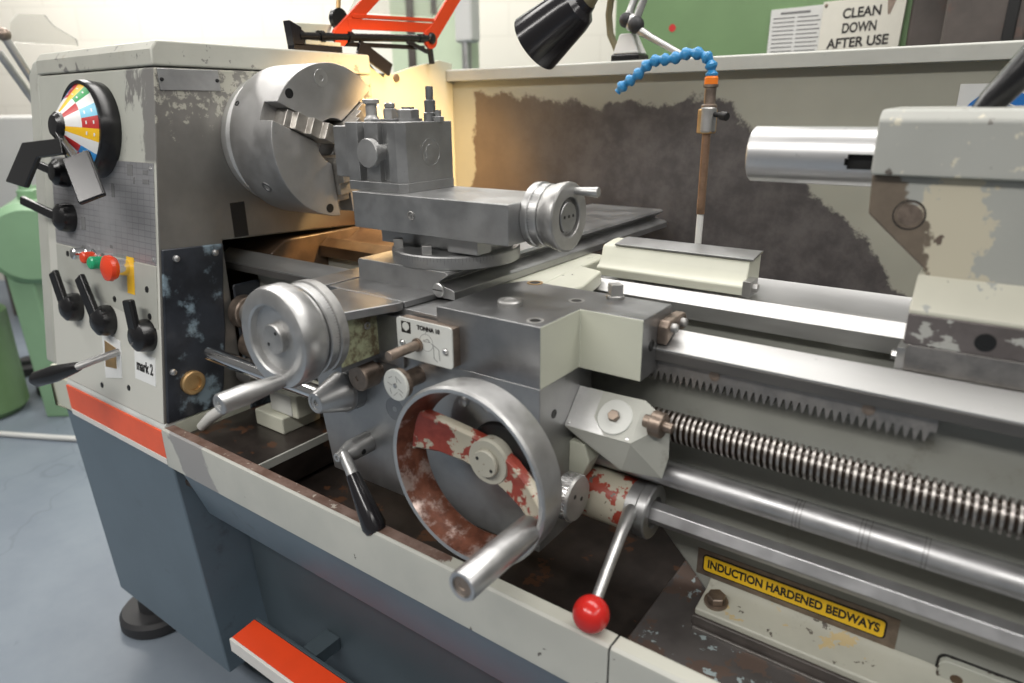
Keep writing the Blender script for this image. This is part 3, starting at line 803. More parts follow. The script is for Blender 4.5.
# cross feed handwheel
HX, HZ = -.724, .994
m = MB().lathe([(0, 0), (0, .030), (.003, .030), (.003, .060), (.005, .064), (.017, .0645), (.0185, .062), (.0185, 0)], (HX, .556, HZ), (0, -1, 0), 72)
hw_ = build('cross_feed_handwheel', m, 'alloy_worn', CA)
m = MB().lathe([(0, 0), (0, .0615), (.001, .0625), (.012, .0625), (.013, .061), (.013, 0)], (HX, .537, HZ), (0, -1, 0), 72)
build('graduated_collar', m, 'alloy', hw_)
m = MB()
for k in range(100):
    a = 2 * PI * k / 100; L = .007 if k % 10 == 0 else (.005 if k % 5 == 0 else .0035)
    d = V((math.cos(a), 0, math.sin(a))); bar(m, V((HX, .5369, HZ)) + d * .06265, V((HX, .5369 - L, HZ)) + d * .06265, .0004, .0002, d)
build('collar_graduations', m, 'ink_grey', hw_)
m = MB().lathe([(0, 0), (0, .058), (.008, .0585), (.010, .0660), (.014, .0680), (.036, .0680), (.043, .0655), (.0455, .060), (.046, .047), (.044, .0445), (.036, .043), (.034, .030), (.034, 0)], (HX, .523, HZ), (0, -1, 0), 96)
build('wheel_rim', m, 'alloy', hw_)
m = MB().lathe([(0, 0), (0, .020), (.008, .020), (.0095, .0185), (.0095, 0)], (HX, .489, HZ), (0, -1, 0), 48)
hc = build('hub_cap', m, 'alloy_worn', hw_)
for dx, dz in ((-.009, -.008), (.008, .009)): build('pin_hole', MB().lathe([(0, .0024), (.0004, .0024), (.0004, 0)], (HX + dx, .4795, HZ + dz), (0, -1, 0), 14), 'socket', hc)
hx, hz = HX + .012, HZ - .0535
m = MB().lathe([(0, 0), (0, .0085), (.02, .010), (.06, .0135), (.092, .0128), (.0935, .0115), (.0935, .008), (.0925, .0078), (.0925, .004), (.091, .0035), (.091, 0)], (hx, .482, hz), (0, -1, 0), 32)
build('crank_handle', m, 'alloy', hw_)
# large apron handwheel
WX, WZ, WR = -.475, .841, .1195
rim = MB().lathe([(0, WR - .0025), (.003, WR), (.008, WR + .0005), (.043, WR - .002), (.046, WR - .006), (.046, WR - .018), (.044, WR - .0195), (.008, WR - .0105), (.001, WR - .0075), (0, WR - .0025)], (WX, .549, WZ), (0, 1, 0), 112)
for f in rim.bm.faces:
    c = f.calc_center_median(); rr = math.hypot(c.x - WX, c.z - WZ)
    f.material_index = 1 if rr < WR - .007 else 0
wh = build('apron_handwheel', rim, ['alloy', 'rim_inner'], CA)
def spoke(a, w_rim, w_hub, r1):
    a = math.radians(a); er = V((math.cos(a), 0, math.sin(a))); et = V((-math.sin(a), 0, math.cos(a)))
    m = MB(); c = V((WX, 0, WZ)); st = [(.010, w_hub, .604), (.035, w_hub * .96, .601), (.07, (w_hub + w_rim) / 2 * .93, .590), (r1 - .012, w_rim, .576), (r1, w_rim * 1.5, .572)]
    rows = []
    for r, w, y in st:
        rows.append([m.bm.verts.new(c + er * r + et * s * w / 2 + V((0, yy, 0))) for s, yy in ((-1, y + .003), (-.86, y - .002), (0, y + .001), (.86, y - .002), (1, y + .003), (1, y + .014), (-1, y + .014))])
    for A, B in zip(rows, rows[1:]):
        for k in range(7): m.face([A[k], A[(k + 1) % 7], B[(k + 1) % 7], B[k]])
    m.face(rows[0]); m.face(rows[-1][::-1])
    return build('spoke', m, 'red_worn', wh, .0015)
spoke(163, .060, .050, .1085)
spoke(-20, .034, .048, .1085)
m = MB().lathe([(0, 0), (0, .030), (.020, .032), (.024, .030), (.024, 0)], (WX, .6235, WZ), (0, -1, 0), 48)
build('hub_boss', m, 'hub_cream', wh)
m = MB().lathe([(0, 0), (0, .043), (.012, .043), (.014, .040), (.014, 0)], (WX + .004, .632, WZ + .006), (0, -1, 0), 48)
build('hub_flange', m, 'socket', wh)
m = MB().lathe([(0, 0), (0, .019), (.005, .019), (.0065, .0175), (.0065, 0)], (WX, .5995, WZ), (0, -1, 0), 40)
hc = build('hub_cap', m, 'hub_cream', wh)
for dx, dz in ((-.011, .006), (.011, -.006)): build('pin_hole', MB().lathe([(0, .0025), (.0004, .0025), (.0004, 0)], (WX + dx, .593, WZ + dz), (0, -1, 0), 12), 'socket', hc)
hx, hz = -.379, .805
m = MB().lathe([(0, 0), (0, .013), (.006, .0165), (.04, .0175), (.128, .0175), (.131, .0165), (.131, .0125), (.1285, .0122), (.1285, .005), (.126, .0045), (.126, 0)], (hx, .562, hz), (0, -1, 0), 40)
M['handle'] = steel('satin_handle_steel', (.50, .50, .50), .36, .9, .1, 30)
hd = build('crank_handle', m, 'handle', wh)
build('handle_screw', MB().lathe([(0, 0), (0, .0118), (.0012, .0115), (.0012, .005), (.0005, .0045), (.0005, 0)], (hx, .4338, hz), (0, -1, 0), 28), 'steel_brown', hd)
# knobs on the apron
m = MB().lathe([(0, 0), (0, .0315), (.004, .032), (.008, .0315), (.010, .030), (.054, .0165), (.0555, .015), (.0555, .0105), (.054, .0102), (.054, .005), (.051, .0045), (.051, 0)], (-.762, .616, .865), (0, -1, 0), 48)
k = build('cone_knob', m, 'alloy', CA)
build('cone_collar', MB().cyl((-.762, .633, .865), (-.762, .615, .865), .033, seg=40), 'steel_dark', k)
m = MB().lathe([(0, 0), (0, .012), (.012, .012), (.012, .0185), (.013, .0195), (.040, .0195), (.042, .018), (.042, .004), (.0405, .0035), (.0405, 0)], (-.700, .633, .908), (0, -1, 0), 40)
build('plunger_knob', m, 'steel_brown', CA)
m = MB().lathe([(0, 0), (0, .0125), (.034, .0125), (.034, .020), (.035, .021), (.044, .021), (.044, 0)], (-.618, .633, .919), (0, -1, 0), 40)
k = build('index_knob', m, 'steel_brown', CA)
build('index_face', MB().lathe([(0, 0), (0, .0225), (.003, .0225), (.0038, .0215), (.0038, 0)], (-.618, .589, .919), (0, -1, 0), 40), 'plate_white', k)
build('index_screw', MB().lathe([(0, .0035), (.0015, .003), (.002, 0)], (-.618, .5852, .919), (0, -1, 0), 14), 'alloy', k)
m = MB()
for a0, a1, b0, b1 in ((-.012, .008, -.005, .012), (-.014, .002, -.006, -.001), (.004, .012, .012, .006), (-.004, -.016, .004, -.009), (.006, -.004, .014, -.008), (-.010, -.006, -.008, -.014), (.002, .014, .004, .005), (.008, -.010, .012, -.014)):
    bar(m, (-.618 + a0, .5851, .919 + a1), (-.618 + b0, .5851, .919 + b1), .0006, .0004, (0, -1, 0))
build('index_marks', m, 'ink_grey', k)
# feed lever
m = MB().lathe([(0, 0), (0, .0165), (.034, .0165), (.036, .016), (.057, .0085), (.064, .0065), (.064, .0035), (.060, .003), (.060, 0)], (-.737, .633, .779), (0, -1, 0), 36)
fl_ = build('feed_lever', m, 'alloy', CA)
for dz, in ((-.008,),): build('set_screw', MB().screw((-.7210, .608, .777), (1, 0, -.1), .0045, .001, hexr=.6), 'socket', fl_)
a = V((-.735, .582, .782)); b = V((-.708, .572, .760)); c = V((-.651, .560, .687))
m = MB().tube([a, a + (b - a) * .5 + V((-.001, 0, .001)), b + (c - b) * .1], [.0085, .0088, .0085], 20)
build('lever_rod', m, 'alloy', fl_)
L = (c - b).length
m = MB().lathe([(0, 0), (0, .0095), (.004, .0105), (L * .55, .0150), (L * .88, .0180), (L * .97, .0150), (L * 1.03, .007), (L * 1.035, 0)], b, c - b, 28)
build('lever_grip', m, 'blackpaint', fl_)
# thread chasing dial box
m = MB()
for q in [(-.416, .731, .917), (-.416, .691, .873), (-.32, .729, .920), (-.32, .690, .875), (-.284, .727, .898), (-.282, .726, .850), (-.287, .721, .821), (-.335, .700, .828), (-.40, .700, .856), (-.416, .703, .862), (-.416, .728, .85)]: m.bm.verts.new(q)
bmesh.ops.convex_hull(m.bm, input=m.bm.verts[:])
tb = build('thread_dial_box', m, 'grey', CA, .0015, angle=20)
td = V((0, .040, .044)).normalized(); tn = V((0, -.044, .040)).normalized()
def tdp(x, s, h=0): return V((x, .691, .873)) + td * s + tn * h
m = MB(); P4 = [(-.4155, .001), (-.323, .002), (-.323, .0585), (-.4155, .0585)]
A = [m.bm.verts.new(tdp(x, s, -.0005)) for x, s in P4]; B = [m.bm.verts.new(tdp(x, s, .0013)) for x, s in P4]
m.face(A); m.face(B[::-1])
for i in range(4): m.face([A[i], A[(i + 1) % 4], B[(i + 1) % 4], B[i]])
build('box_plate', m, 'alloy', tb)
dk = build('thread_dial', MB().lathe([(0, 0), (0, .0238), (.0022, .0238), (.003, .0228), (.003, 0)], tdp(-.3515, .0285, .0013), tn, 48), 'plate_white', tb)
build('dial_nut', MB().hexbolt(tdp(-.3515, .0285, .0043), tn, .0078, .007), 'steel_brown', dk)
for x, s in ((-.326, .006), (-.411, .006)): build('box_screw', MB().lathe([(0, .003), (.0015, .0026), (.002, 0)], tdp(x, s, .0013), tn, 14), 'alloy', tb)
m = MB().lathe([(0, .008), (.010, .008), (.010, .0155), (.011, .0165), (.025, .0165), (.026, .0155), (.026, .007), (.037, .0065), (.038, 0)], (-.313, .7135, .900), (1, 0, -.05), 32)
build('locking_knob', m, 'steel_brown', tb)
# knurled stop knob on the apron side
m = MB().lathe([(0, 0), (0, .018), (.010, .0185), (.016, .0195), (.017, .029), (.020, .0310), (.037, .0310), (.040, .0295), (.040, 0)], (-.417, .664, .789), (1, 0, 0), 40)
kn = build('stop_knob', m, 'alloy_worn', CA)
m = MB()
for k in range(48):
    a = 2 * PI * k / 48; d = V((0, math.cos(a), math.sin(a)))
    for sl in (-.004, .004): bar(m, V((-.397, .664, .789)) + d * .0311, V((-.380, .664, .789)) + (d + V((0, -math.sin(a), math.cos(a))) * sl * 40 * .8).normalized() * .0311, .0013, .0014, d)
build('knurling', m, 'steel_bright', kn)
for dy, dz in ((-.008, .007), (.009, -.004)): build('pin_hole', MB().lathe([(0, .003), (.0004, .003), (.0004, 0)], (-.377, .664 + dy, .789 + dz), (1, 0, 0), 12), 'socket', kn)
# spindle control lever: painted sleeve, collar, rod with red ball
m = MB().lathe([(0, 0), (0, .035), (.004, .036), (.082, .036), (.086, .034), (.086, 0)], (-.4165, .740, .7560), (1, 0, 0), 44)
sl = build('spindle_lever', m, 'sleeve_worn', CA)
m = MB().poly([(-.4165, .785), (-.40, .785), (-.385, .82), (-.392, .845), (-.4165, .845)], 'y', .705, .735)
build('sleeve_bracket', m, 'cream_clean', sl, .002)
m = MB().lathe([(0, 0), (0, .034), (.002, .036), (.017, .036), (.019, .0375), (.031, .0375), (.033, .036), (.033, .022), (.026, .021), (.026, 0)], (-.335, .740, .7560), (1, 0, 0), 48)
build('lever_collar', m, 'steel_mid', sl)
ball = V((-.297, .560, .720)); a = V((-.322, .708, .768))
m = MB().tube([a + V((0, .02, 0)), a + V((.0, -.006, -.001)), a + (ball - a) * .3 + V((0, 0, .004)), a + (ball - a) * .65 + V((0, 0, .003)), ball], [.010, .0095, .0075, .007, .0065], 20)
build('lever_rod', m, 'alloy', sl)
build('lever_ball', MB().sphere(ball, .0215, 40), 'red_ball', sl)
# control rod stub left of the apron
m = MB().cyl((-1.175, .640, .834), (-.835, .640, .828), .0140, seg=28, ch=.003)
build('stub_rod', m, 'chrome', CA)

# ================================================================== cross slide
CS = thing('cross_slide', (-.71, 1.05, 1.012), 'long flat steel cross slide running to the back beneath the compound slide', 'cross slide')
m = MB().poly([(-.803, 1.0125), (-.803, 1.047), (-.800, 1.051), (-.622, 1.051), (-.617, 1.047), (-.638, 1.033), (-.611, 1.027), (-.606, 1.024), (-.606, 1.0125)], 'y', .700, 1.44)
build('slide_body', m, 'steel_mid', CS, .001)
g = build('gib_screw', MB().lathe([(-.001, 0), (-.001, .0105), (.003, .0105), (.004, .009), (.004, 0)], (-.634, .700, 1.024), (0, -1, 0), 28), 'alloy', CS)
build('screw_slot', MB().box(-.643, -.625, .6955, .6962, 1.0235, 1.0252), 'socket', g)

# ================================================================== compound slide
CP = thing('compound_slide', (-.67, .78, 1.051), 'steel compound slide on a round swivel base, with its own small handwheel', 'compound slide')
m = MB().lathe([(0, 0), (0, .0985), (.001, .0995), (.0175, .0995), (.0195, .098), (.0195, 0)], (-.680, .795, 1.0508), (0, 0, 1), 96)
sb = build('swivel_base', m, 'steel_mid', CP)
m = MB()
for k in range(-16, 25):
    a = math.radians(-90 + k * 3); d = V((math.cos(a), math.sin(a), 0)); L = .010 if k % 5 == 0 else .006
    bar(m, V((-.680, .795, 1.0685)) + d * .0996, V((-.680, .795, 1.0685 - L)) + d * .0996, .0005, .0002, d)
build('graduations', m, 'ink_grey', sb)
for x, y in ((-.742, .731), (-.668, .714)): build('clamp_bolt', MB().squarebolt((x, y, 1.070), (0, 0, 1), .0100, .013), 'alloy_worn', CP, .0006)
m = MB().box(-.800, -.600, .752, .835, 1.0695, 1.0975).box(-.640, -.585, .728, .760, 1.074, 1.0975)
build('slide_base', m, 'steel_mid', CP, .001)
m = MB().box(-.814, -.518, .710, .847, 1.0970, 1.152)
build('top_slide', m, 'steel_mid', CP, .0016)
on = build('oil_nipple', MB().lathe([(-.001, 0), (-.001, .0065), (.0012, .0065), (.0018, .0055), (.0018, .0045), (.0003, .004), (.0003, .002), (.001, .0018), (.001, 0)], (-.692, .710, 1.124), (0, -1, 0), 24), 'alloy_worn', CP)
AY, AZ = .779, 1.131
m = MB().lathe([(0, 0), (0, .040), (.002, .044), (.011, .0445), (.0125, .043), (.0125, 0)], (-0.5195, AY, AZ), (1, 0, 0), 64)
cw = build('handwheel', m, 'alloy', CP)
m = MB().lathe([(0, 0), (0, .0415), (.001, .0425), (.0125, .0425), (.0135, .0415), (.0135, 0)], (-0.5075, AY, AZ), (1, 0, 0), 64)
build('graduated_collar', m, 'alloy', cw)
m = MB()
for k in range(60):
    a = 2 * PI * k / 60; L = .006 if k % 5 == 0 else .0035; d = V((0, math.cos(a), math.sin(a)))
    bar(m, V((-.5073, AY, AZ)) + d * .0427, V((-.5073 + L, AY, AZ)) + d * .0427, .0004, .0002, d)
build('collar_graduations', m, 'ink_grey', cw)
m = MB().lathe([(0, 0), (0, .040), (.001, .0415), (.006, .0415), (.010, .0440), (.022, .0465), (.026, .0462), (.0275, .0440), (.0275, .0275), (.0265, .0265), (.019, .026), (.019, 0)], (-0.4935, AY, AZ), (1, 0, 0), 72)
build('wheel_rim', m, 'alloy_worn', cw)
m = MB().lathe([(0, 0), (0, .0205), (.006, .0205), (.007, .0195), (.007, 0)], (-0.4745, AY, AZ), (1, 0, 0), 40)
hc = build('hub_cap', m, 'steel_mid', cw)
for dy in (-.011, 0, .011): build('pin_hole', MB().lathe([(0, .0022), (.0004, .0022), (.0004, 0)], (-.4675, AY + dy, AZ + .001), (1, 0, 0), 12), 'socket', hc)
m = MB().lathe([(0, 0), (0, .0048), (.008, .0052), (.034, .0068), (.036, .0062), (.036, 0)], (-.4675, AY + .014, AZ + .0335), (1, 0, 0), 24)
build('crank_handle', m, 'alloy', cw)

# ================================================================== tool post
TP = thing('tool_post', (-.775, .79, 1.152), 'square steel quick change tool post with round cam knob and studs on top', 'tool post')
X0, X1, Y0, Y1 = -.838, -.718, .728, .838
m = MB().poly([(X0 + .002, Y0 - .002), (X1 - .008, Y0 - .004), (X1 + .001, Y0 + .006), (X1 + .001, Y1), (X0, Y1)], 'z', 1.1520, 1.166)
build('base_flange', m, 'steel_mid', TP, .001)
m = MB().poly([(X0, Y0), (X0 + .026, Y0), (X0 + .028, Y0 + .013), (X0 + .038, Y0 + .013), (X0 + .038, Y0 + .004), (X0 + .066, Y0 + .004), (X0 + .066, Y0 + .014), (X0 + .088, Y0 + .014), (X0 + .090, Y0), (X1 - .012, Y0 - .002), (X1, Y0 + .008), (X1, Y1), (X0, Y1)], 'z', 1.166, 1.252)
build('post_body', m, 'steel_mid', TP, .001)
m = MB().lathe([(0, 0), (0, .017), (.016, .017), (.016, .0205), (.0175, .0215), (.026, .0215), (.0275, .0205), (.0275, 0)], (-.784, .746, 1.208), (0, -1, 0), 48)
build('cam_knob', m, 'alloy', TP)
build('cam_inlay', MB().lathe([(0, .0205), (.0006, .0205), (.0006, .0192), (.0001, .019), (.0001, .012), (.0004, .0118), (.0004, 0)], (X1, .788, 1.208), (1, 0, 0), 40), 'steel_mid', TP)
m = MB().box(X0 - .052, X0 - .004, .748, .81, 1.168, 1.246); m.box(X0 - .004, X0, .76, .80, 1.175, 1.24)
build('tool_holder', m, 'steel_mid', TP, .0015)
m = MB().lathe([(0, 0), (0, .012), (.003, .0125), (.008, .009), (.010, .0088), (.026, .0088), (.027, .0135), (.032, .0135), (.033, .012), (.033, 0)], (-.838, .785, 1.252), (0, 0, 1), 28)
build('height_nut', m, 'alloy_worn', TP)
m = MB().box(-.835, -.778, .775, .835, 1.252, 1.2555)
build('top_plate', m, 'steel_dark', TP, .0008)
m = MB().hexbolt((-.812, .800, 1.2555), (0, 0, 1), .011, .016).cyl((-.812, .80, 1.271), (-.812, .80, 1.280), .0085, seg=20, ch=.002)
build('clamp_nut', m, 'alloy_worn', TP)
m = MB().lathe([(0, 0), (0, .022), (.004, .022), (.004, 0)], (-.778, .805, 1.252), (0, 0, 1), 32).hexbolt((-.778, .805, 1.256), (0, 0, 1), .0175, .014).cyl((-.778, .805, 1.269), (-.778, .805, 1.273), .010, seg=24)
build('centre_nut', m, 'steel_mid', TP)
m = MB().lathe([(0, 0), (0, .010), (.012, .010), (.013, .0085), (.030, .0085), (.031, .0058), (.050, .0058), (.0505, 0)], (-.738, .812, 1.252), (0, 0, 1), 22)
build('height_stud', m, 'steel_dark', TP)
m = MB().hexbolt((-.722, .812, 1.252), (0, 0, 1), .009, .007).cyl((-.722, .812, 1.258), (-.722, .812, 1.268), .0048, seg=16)
build('lock_bolt', m, 'steel_mid', TP)

# ================================================================== tailstock
TS = thing('tailstock', (.05, .88, .99), 'chipped grey tailstock with bright polished quill at the right end of the bed', 'tailstock')
XE = .36
prof = [(.822, 1.1985), (.822, 1.254), (.832, 1.265), (.95, 1.267), (.962, 1.255), (.962, 1.1985)]
build('barrel_housing', MB().poly(prof, 'x', -.1205, XE), 'tail', TS, .003)
m = MB().poly([(-.1205, 1.1985), (XE, 1.1985), (XE, 1.06), (-.058, 1.06), (-.052, 1.075), (-.054, 1.100), (-.118, 1.156)], 'y', .834, .95)
nk = build('neck', m, 'tailneck', TS, .003)
m = MB().poly([(.834, 1.096), (.826, 1.088), (.806, 1.063), (.806, 1.058), (.96, 1.058), (.96, 1.096)], 'x', -.060, XE)
build('shoulder', m, 'shoulder', TS, .002)
m = MB().box(-.060, XE, .8055, .965, 1.0245, 1.0590)
bb = build('upper_base', m, 'tailbase', TS, .002)
build('set_screw', MB().screw((.012, .8055, 1.0395), (0, -1, 0), .0095, .0008, hexr=.62), 'socket', bb)
m = MB().poly([(.8065, 1.0245), (.8065, .9945), (.826, .987), (.845, .9735), (.968, .9735), (.972, .9955), (1.02, .9955), (1.02, 1.0245)], 'x', -.056, XE)
build('base_plate', m, 'steel_rack', TS, .001)
m = MB().box(-.066, -.054, .83, .86, .985, 1.012).hexbolt((-.066, .845, .998), (-1, 0, 0), .006, .006)
build('way_wiper', m, 'alloy', TS, .0015)
m = MB().lathe([(0, .0145), (.0008, .0145), (.0008, .0135), (-.0015, .0132), (-.0015, .012), (0, .0115), (.0002, 0)], (-.0785, .834, 1.158), (0, -1, 0), 40)
pv = build('pivot_pin', m, 'steel_brown', TS)
build('pin_ring', MB().ring((-.0785, .834, 1.158), (0, -1, 0), .0142, .0158, .0006, 40), 'socket', pv)
# quill with keyway
seg = 72; rq = .0330; m = MB()
def qv(x, a, r): return m.bm.verts.new((x, CY + r * math.cos(a), CZ + r * math.sin(a)))
ks = [math.radians(x) for x in (172, 180, 187.5, 194, 201)]              # keyway on the front of the barrel
al = ks + [ks[-1] + (2 * PI - (ks[-1] - ks[0])) * k / 66 for k in range(1, 66)]
n = len(al)
XS = [(-.264, .0312), (-.2625, rq), (-.153, rq), (-.150, rq), (-.10, rq)]
rows = [[qv(x, a, r) for a in al] for x, r in XS]
for i in range(4):
    for k in range(n):
        j = (k + 1) % n
        if k < 4 and i >= 2:
            if i == 3: continue
            if k in (1, 2): continue
        m.face([rows[i][k], rows[i][j], rows[i + 1][j], rows[i + 1][k]])
hole = [qv(-.264, a, .016) for a in al]; deep = [qv(-.20, a, .013) for a in al]
for k in range(n):
    j = (k + 1) % n; m.face([rows[0][k], rows[0][j], hole[j], hole[k]]); m.face([hole[k], hole[j], deep[j], deep[k]])
qu = build('quill', m, 'quill', TS)
m = MB()
def strip(line):                                                       # walls of the keyway
    A = [m.bm.verts.new((x, CY + rq * math.cos(a), CZ + rq * math.sin(a))) for x, a in line]
    B = [m.bm.verts.new((x, CY - .024, CZ + rq * math.sin(a))) for x, a in line]
    for k in range(len(line) - 1): m.face([A[k], A[k + 1], B[k + 1], B[k]])
    m.face(B)
strip([(-.10, ks[0]), (-.150, ks[0]), (-.150, ks[1]), (-.153, ks[1]), (-.153, ks[2]), (-.153, ks[3]), (-.150, ks[3]), (-.150, ks[4]), (-.10, ks[4])])
build('keyway', m, 'socket', qu)
m = MB().tube([(-.036, .90, 1.255), (-.028, .90, 1.272), (.010, .90, 1.326), (.05, .90, 1.382)], [.013, .014, .018, .018], 28)
build('clamp_lever', m, 'black', TS)

# ================================================================== chip tray
TR = thing('chip_tray', (-.40, .90, .59), 'grey chip tray with worn brown lip along the front of the machine', 'chip tray')
def lip(x0, x1, nm):
    m = MB().poly([(.5485, .616), (.5485, .690), (.5495, .694), (.553, .6962), (.5545, .6962), (.5545, .616)], 'x', x0, x1)
    o = build(nm, m, 'front_rail', TR)
    m = MB().poly([(.5545, .690), (.5545, .6958), (.574, .6950), (.574, .60), (.571, .60), (.571, .690)], 'x', x0, x1)
    build('lip', m, 'lip', o, .0008)
lip(-1.228, -.268, 'front_rail'); lip(-.2655, XR, 'front_rail')
build('rail_joint', MB().box(-.268, -.2655, .5505, .573, .617, .6945), 'socket', TR)
m = MB().box(-1.228, -.30, .572, 1.49, .565, .575)
build('tray_floor', m, 'tray', TR)
m = MB().poly([(-1.228, .575), (-1.05, .575), (-1.02, .585), (-1.0, .640), (-1.0, .668), (-1.228, .668)], 'y', .574, .80)
sh_ = build('end_shelf', m, 'tray', TR, .003)
build('shelf_highlight', MB().box(-1.0015, -.997, .574, .80, .652, .6685), 'rail_grey', sh_, .001)  # paler strip paints in the highlight along the shelf's edge
m = MB().poly([(-.305, .575), (XR, .575), (XR, .600), (-.300, .600)], 'y', .574, 1.49)
build('deck_plate', m, 'deck', TR, .002)
build('deck_seam', MB().box(-.236, XR, .736, .7395, .5995, .604), 'steel_rack', TR, .0008)

# small things left in the tray
m = MB()
o = thing('coolant_block', (-1.02, .73, .668), 'pale yellowed block beneath the bed left of the apron', 'block')
build('block_body', MB().box(-1.115, -1.03, .715, .795, .7025, .752), 'cream', o, .004)
build('block_face', MB().box(-1.110, -1.045, .7125, .7155, .7065, .748), 'plate_white', o, .002)
build('block_foot', MB().box(-1.15, -1.06, .70, .79, .668, .7022), 'cream', o, .003)
o = build('lever_handle', MB().tube([(-1.216, .62, .675), (-1.19, .63, .700), (-1.150, .645, .728), (-1.09, .70, .775)], [.009, .0115, .011, .009], 20), 'bgwhite', None, 0, (-1.15, .64, .70))
tag(o, 'pale slanting lever handle beneath the cross feed wheel, by the gear cover', 'lever')

# gearbox end hardware seen between the gear cover and the big handwheels
GB = thing('feed_gearbox', (-1.20, .78, .80), 'dark oily feed gearbox with stub shafts at the left end of the lead screw', 'gearbox')
build('gearbox_case', MB().box(-1.2295, -1.222, .738, .799, .66, .94), 'gearcover', GB, .006)
for y, z, r, L, mt in ((.750, .883, .034, .028, 'steel_brown'), (.750, .883, .026, .055, 'alloy_worn'), (.755, .8115, .028, .05, 'steel_brown'), (.740, .7560, .027, .05, 'alloy_worn')):
    build('shaft_collar', MB().cyl((-1.2225, y, z), (-1.2225 + L, y, z), r, seg=32, ch=.002), mt, GB)
build('red_tag', MB().box(-1.2225, -1.213, .742, .765, .838, .862), 'red_worn', GB, .002)

# ================================================================== stand under the lathe
CB = thing('machine_stand', (-1.40, .85, .0), 'dark slate blue steel stand under the headstock and chip tray', 'machine stand')
m = MB().poly([(-1.695, .616), (-1.2285, .616), (-1.155, .135), (-1.63, .135)], 'y', .556, 1.20)
build('pedestal', m, 'slate', CB, .004)
build('pedestal_base', MB().box(-1.60, -1.17, .66, 1.18, .0, .136), 'slate_dark', CB, .004)
m = MB().poly([(.5565, .6145), (.5565, .606), (.592, .500), (.645, .490), (1.20, .490), (1.20, .564), (.5715, .564)], 'x', -1.19, XR)
build('tray_underside', m, 'slate', CB, .003)
m = MB().poly([(-1.19, .4895), (XR, .4895), (XR, .05), (-1.165, .05)], 'y', .665, 1.20)
build('centre_panel', m, 'slate_dark', CB, .003)
o = build('machine_foot', MB().lathe([(0, 0), (0, .088), (.006, .093), (.030, .092), (.040, .084), (.040, .045), (.136, .040), (.136, 0)], (-1.622, .630, 0), (0, 0, 1), 48), 'rubber', CB)
PD = thing('brake_pedal', (-.75, .56, .25), 'orange topped foot brake bar with white front edge', 'pedal')
m = MB().poly([(.540, .278), (.540, .282), (.592, .288), (.592, .278)], 'x', -1.085, -.30)
build('pedal_tread', m, 'orange_bright', PD, .001)
m = MB().poly([(.534, .252), (.534, .282), (.5395, .283), (.5395, .252)], 'x', -1.085, -.30)
build('front_edge', m, 'white_edge', PD, .001)
m = MB().poly([(.540, .252), (.540, .2775), (.593, .2775), (.593, .289), (.600, .289), (.600, .252)], 'x', -1.085, -.30)
build('pedal_beam', m, 'slate_dark', PD, .001)
for x in (-.95, -.45): build('pedal_arm', MB().box(x, x + .04, .600, .6645, .252, .28), 'slate_dark', PD, .001)

# ================================================================== splash guard
SG = thing('splash_guard', (-.45, 1.49, 1.0), 'tall grey splash guard behind the lathe, oil darkened in the middle', 'splash guard')
build('back_panel', MB().box(-1.272, .45, 1.490, 1.496, .60, 1.340), 'guard', SG, .001, (-.45, 1.49, 1.0))
m = MB().poly([(1.460, 1.338), (1.460, 1.364), (1.463, 1.367), (1.540, 1.367), (1.540, 1.338)], 'x', -1.264, .45)
build('top_rail', m, 'rail_grey', SG, .0015)
m = MB().poly([(1.162, 1.0), (1.162, 1.40), (1.215, 1.352), (1.27, 1.352), (1.32, 1.366), (1.44, 1.390), (1.4895, 1.384), (1.4895, .60), (1.30, .60)], 'x', -1.276, -1.266)
build('side_panel', m, 'cream_clean', SG, .002)
b = build('panel_bolt', MB().lathe([(0, .010), (.004, .009), (.005, 0)], (-1.266, 1.275, 1.342), (1, 0, 0), 20), 'steel_brown', SG)
SS = thing('safety_sign', (-.05, 1.489, 1.24), 'white square sign with a blue eye protection disc on the splash guard', 'sign')
build('sign_plate', MB().box(-.098, .032, 1.4875, 1.4898, 1.175, 1.302), 'paper', SS, .0008)
sd = build('sign_disc', MB().lathe([(0, .058), (.0008, .058), (.0008, 0)], (-.033, 1.4875, 1.234), (0, -1, 0), 56), 'blue_sign', SS)
m = MB()
pts = [V((-.033 + .034 * math.cos(math.radians(a)), 1.4862, 1.236 + .034 * math.sin(math.radians(a)))) for a in range(20, 161, 10)]
m.tube(pts, .0016, 6)
m.tube([(-.068, 1.4862, 1.246), (-.033, 1.4862, 1.249), (0.002, 1.4862, 1.246)], .0018, 6)
m.tube([(-.066, 1.4862, 1.236), (-.052, 1.4862, 1.230), (-.033, 1.4862, 1.235), (-.014, 1.4862, 1.230), (0.0, 1.4862, 1.236)], .0018, 6)
m.tube([(-.064, 1.4862, 1.234), (-.058, 1.4862, 1.194), (-.033, 1.4862, 1.181), (-.008, 1.4862, 1.194), (-.002, 1.4862, 1.234)], .0016, 6)
build('goggles_symbol', m, 'paper', sd)

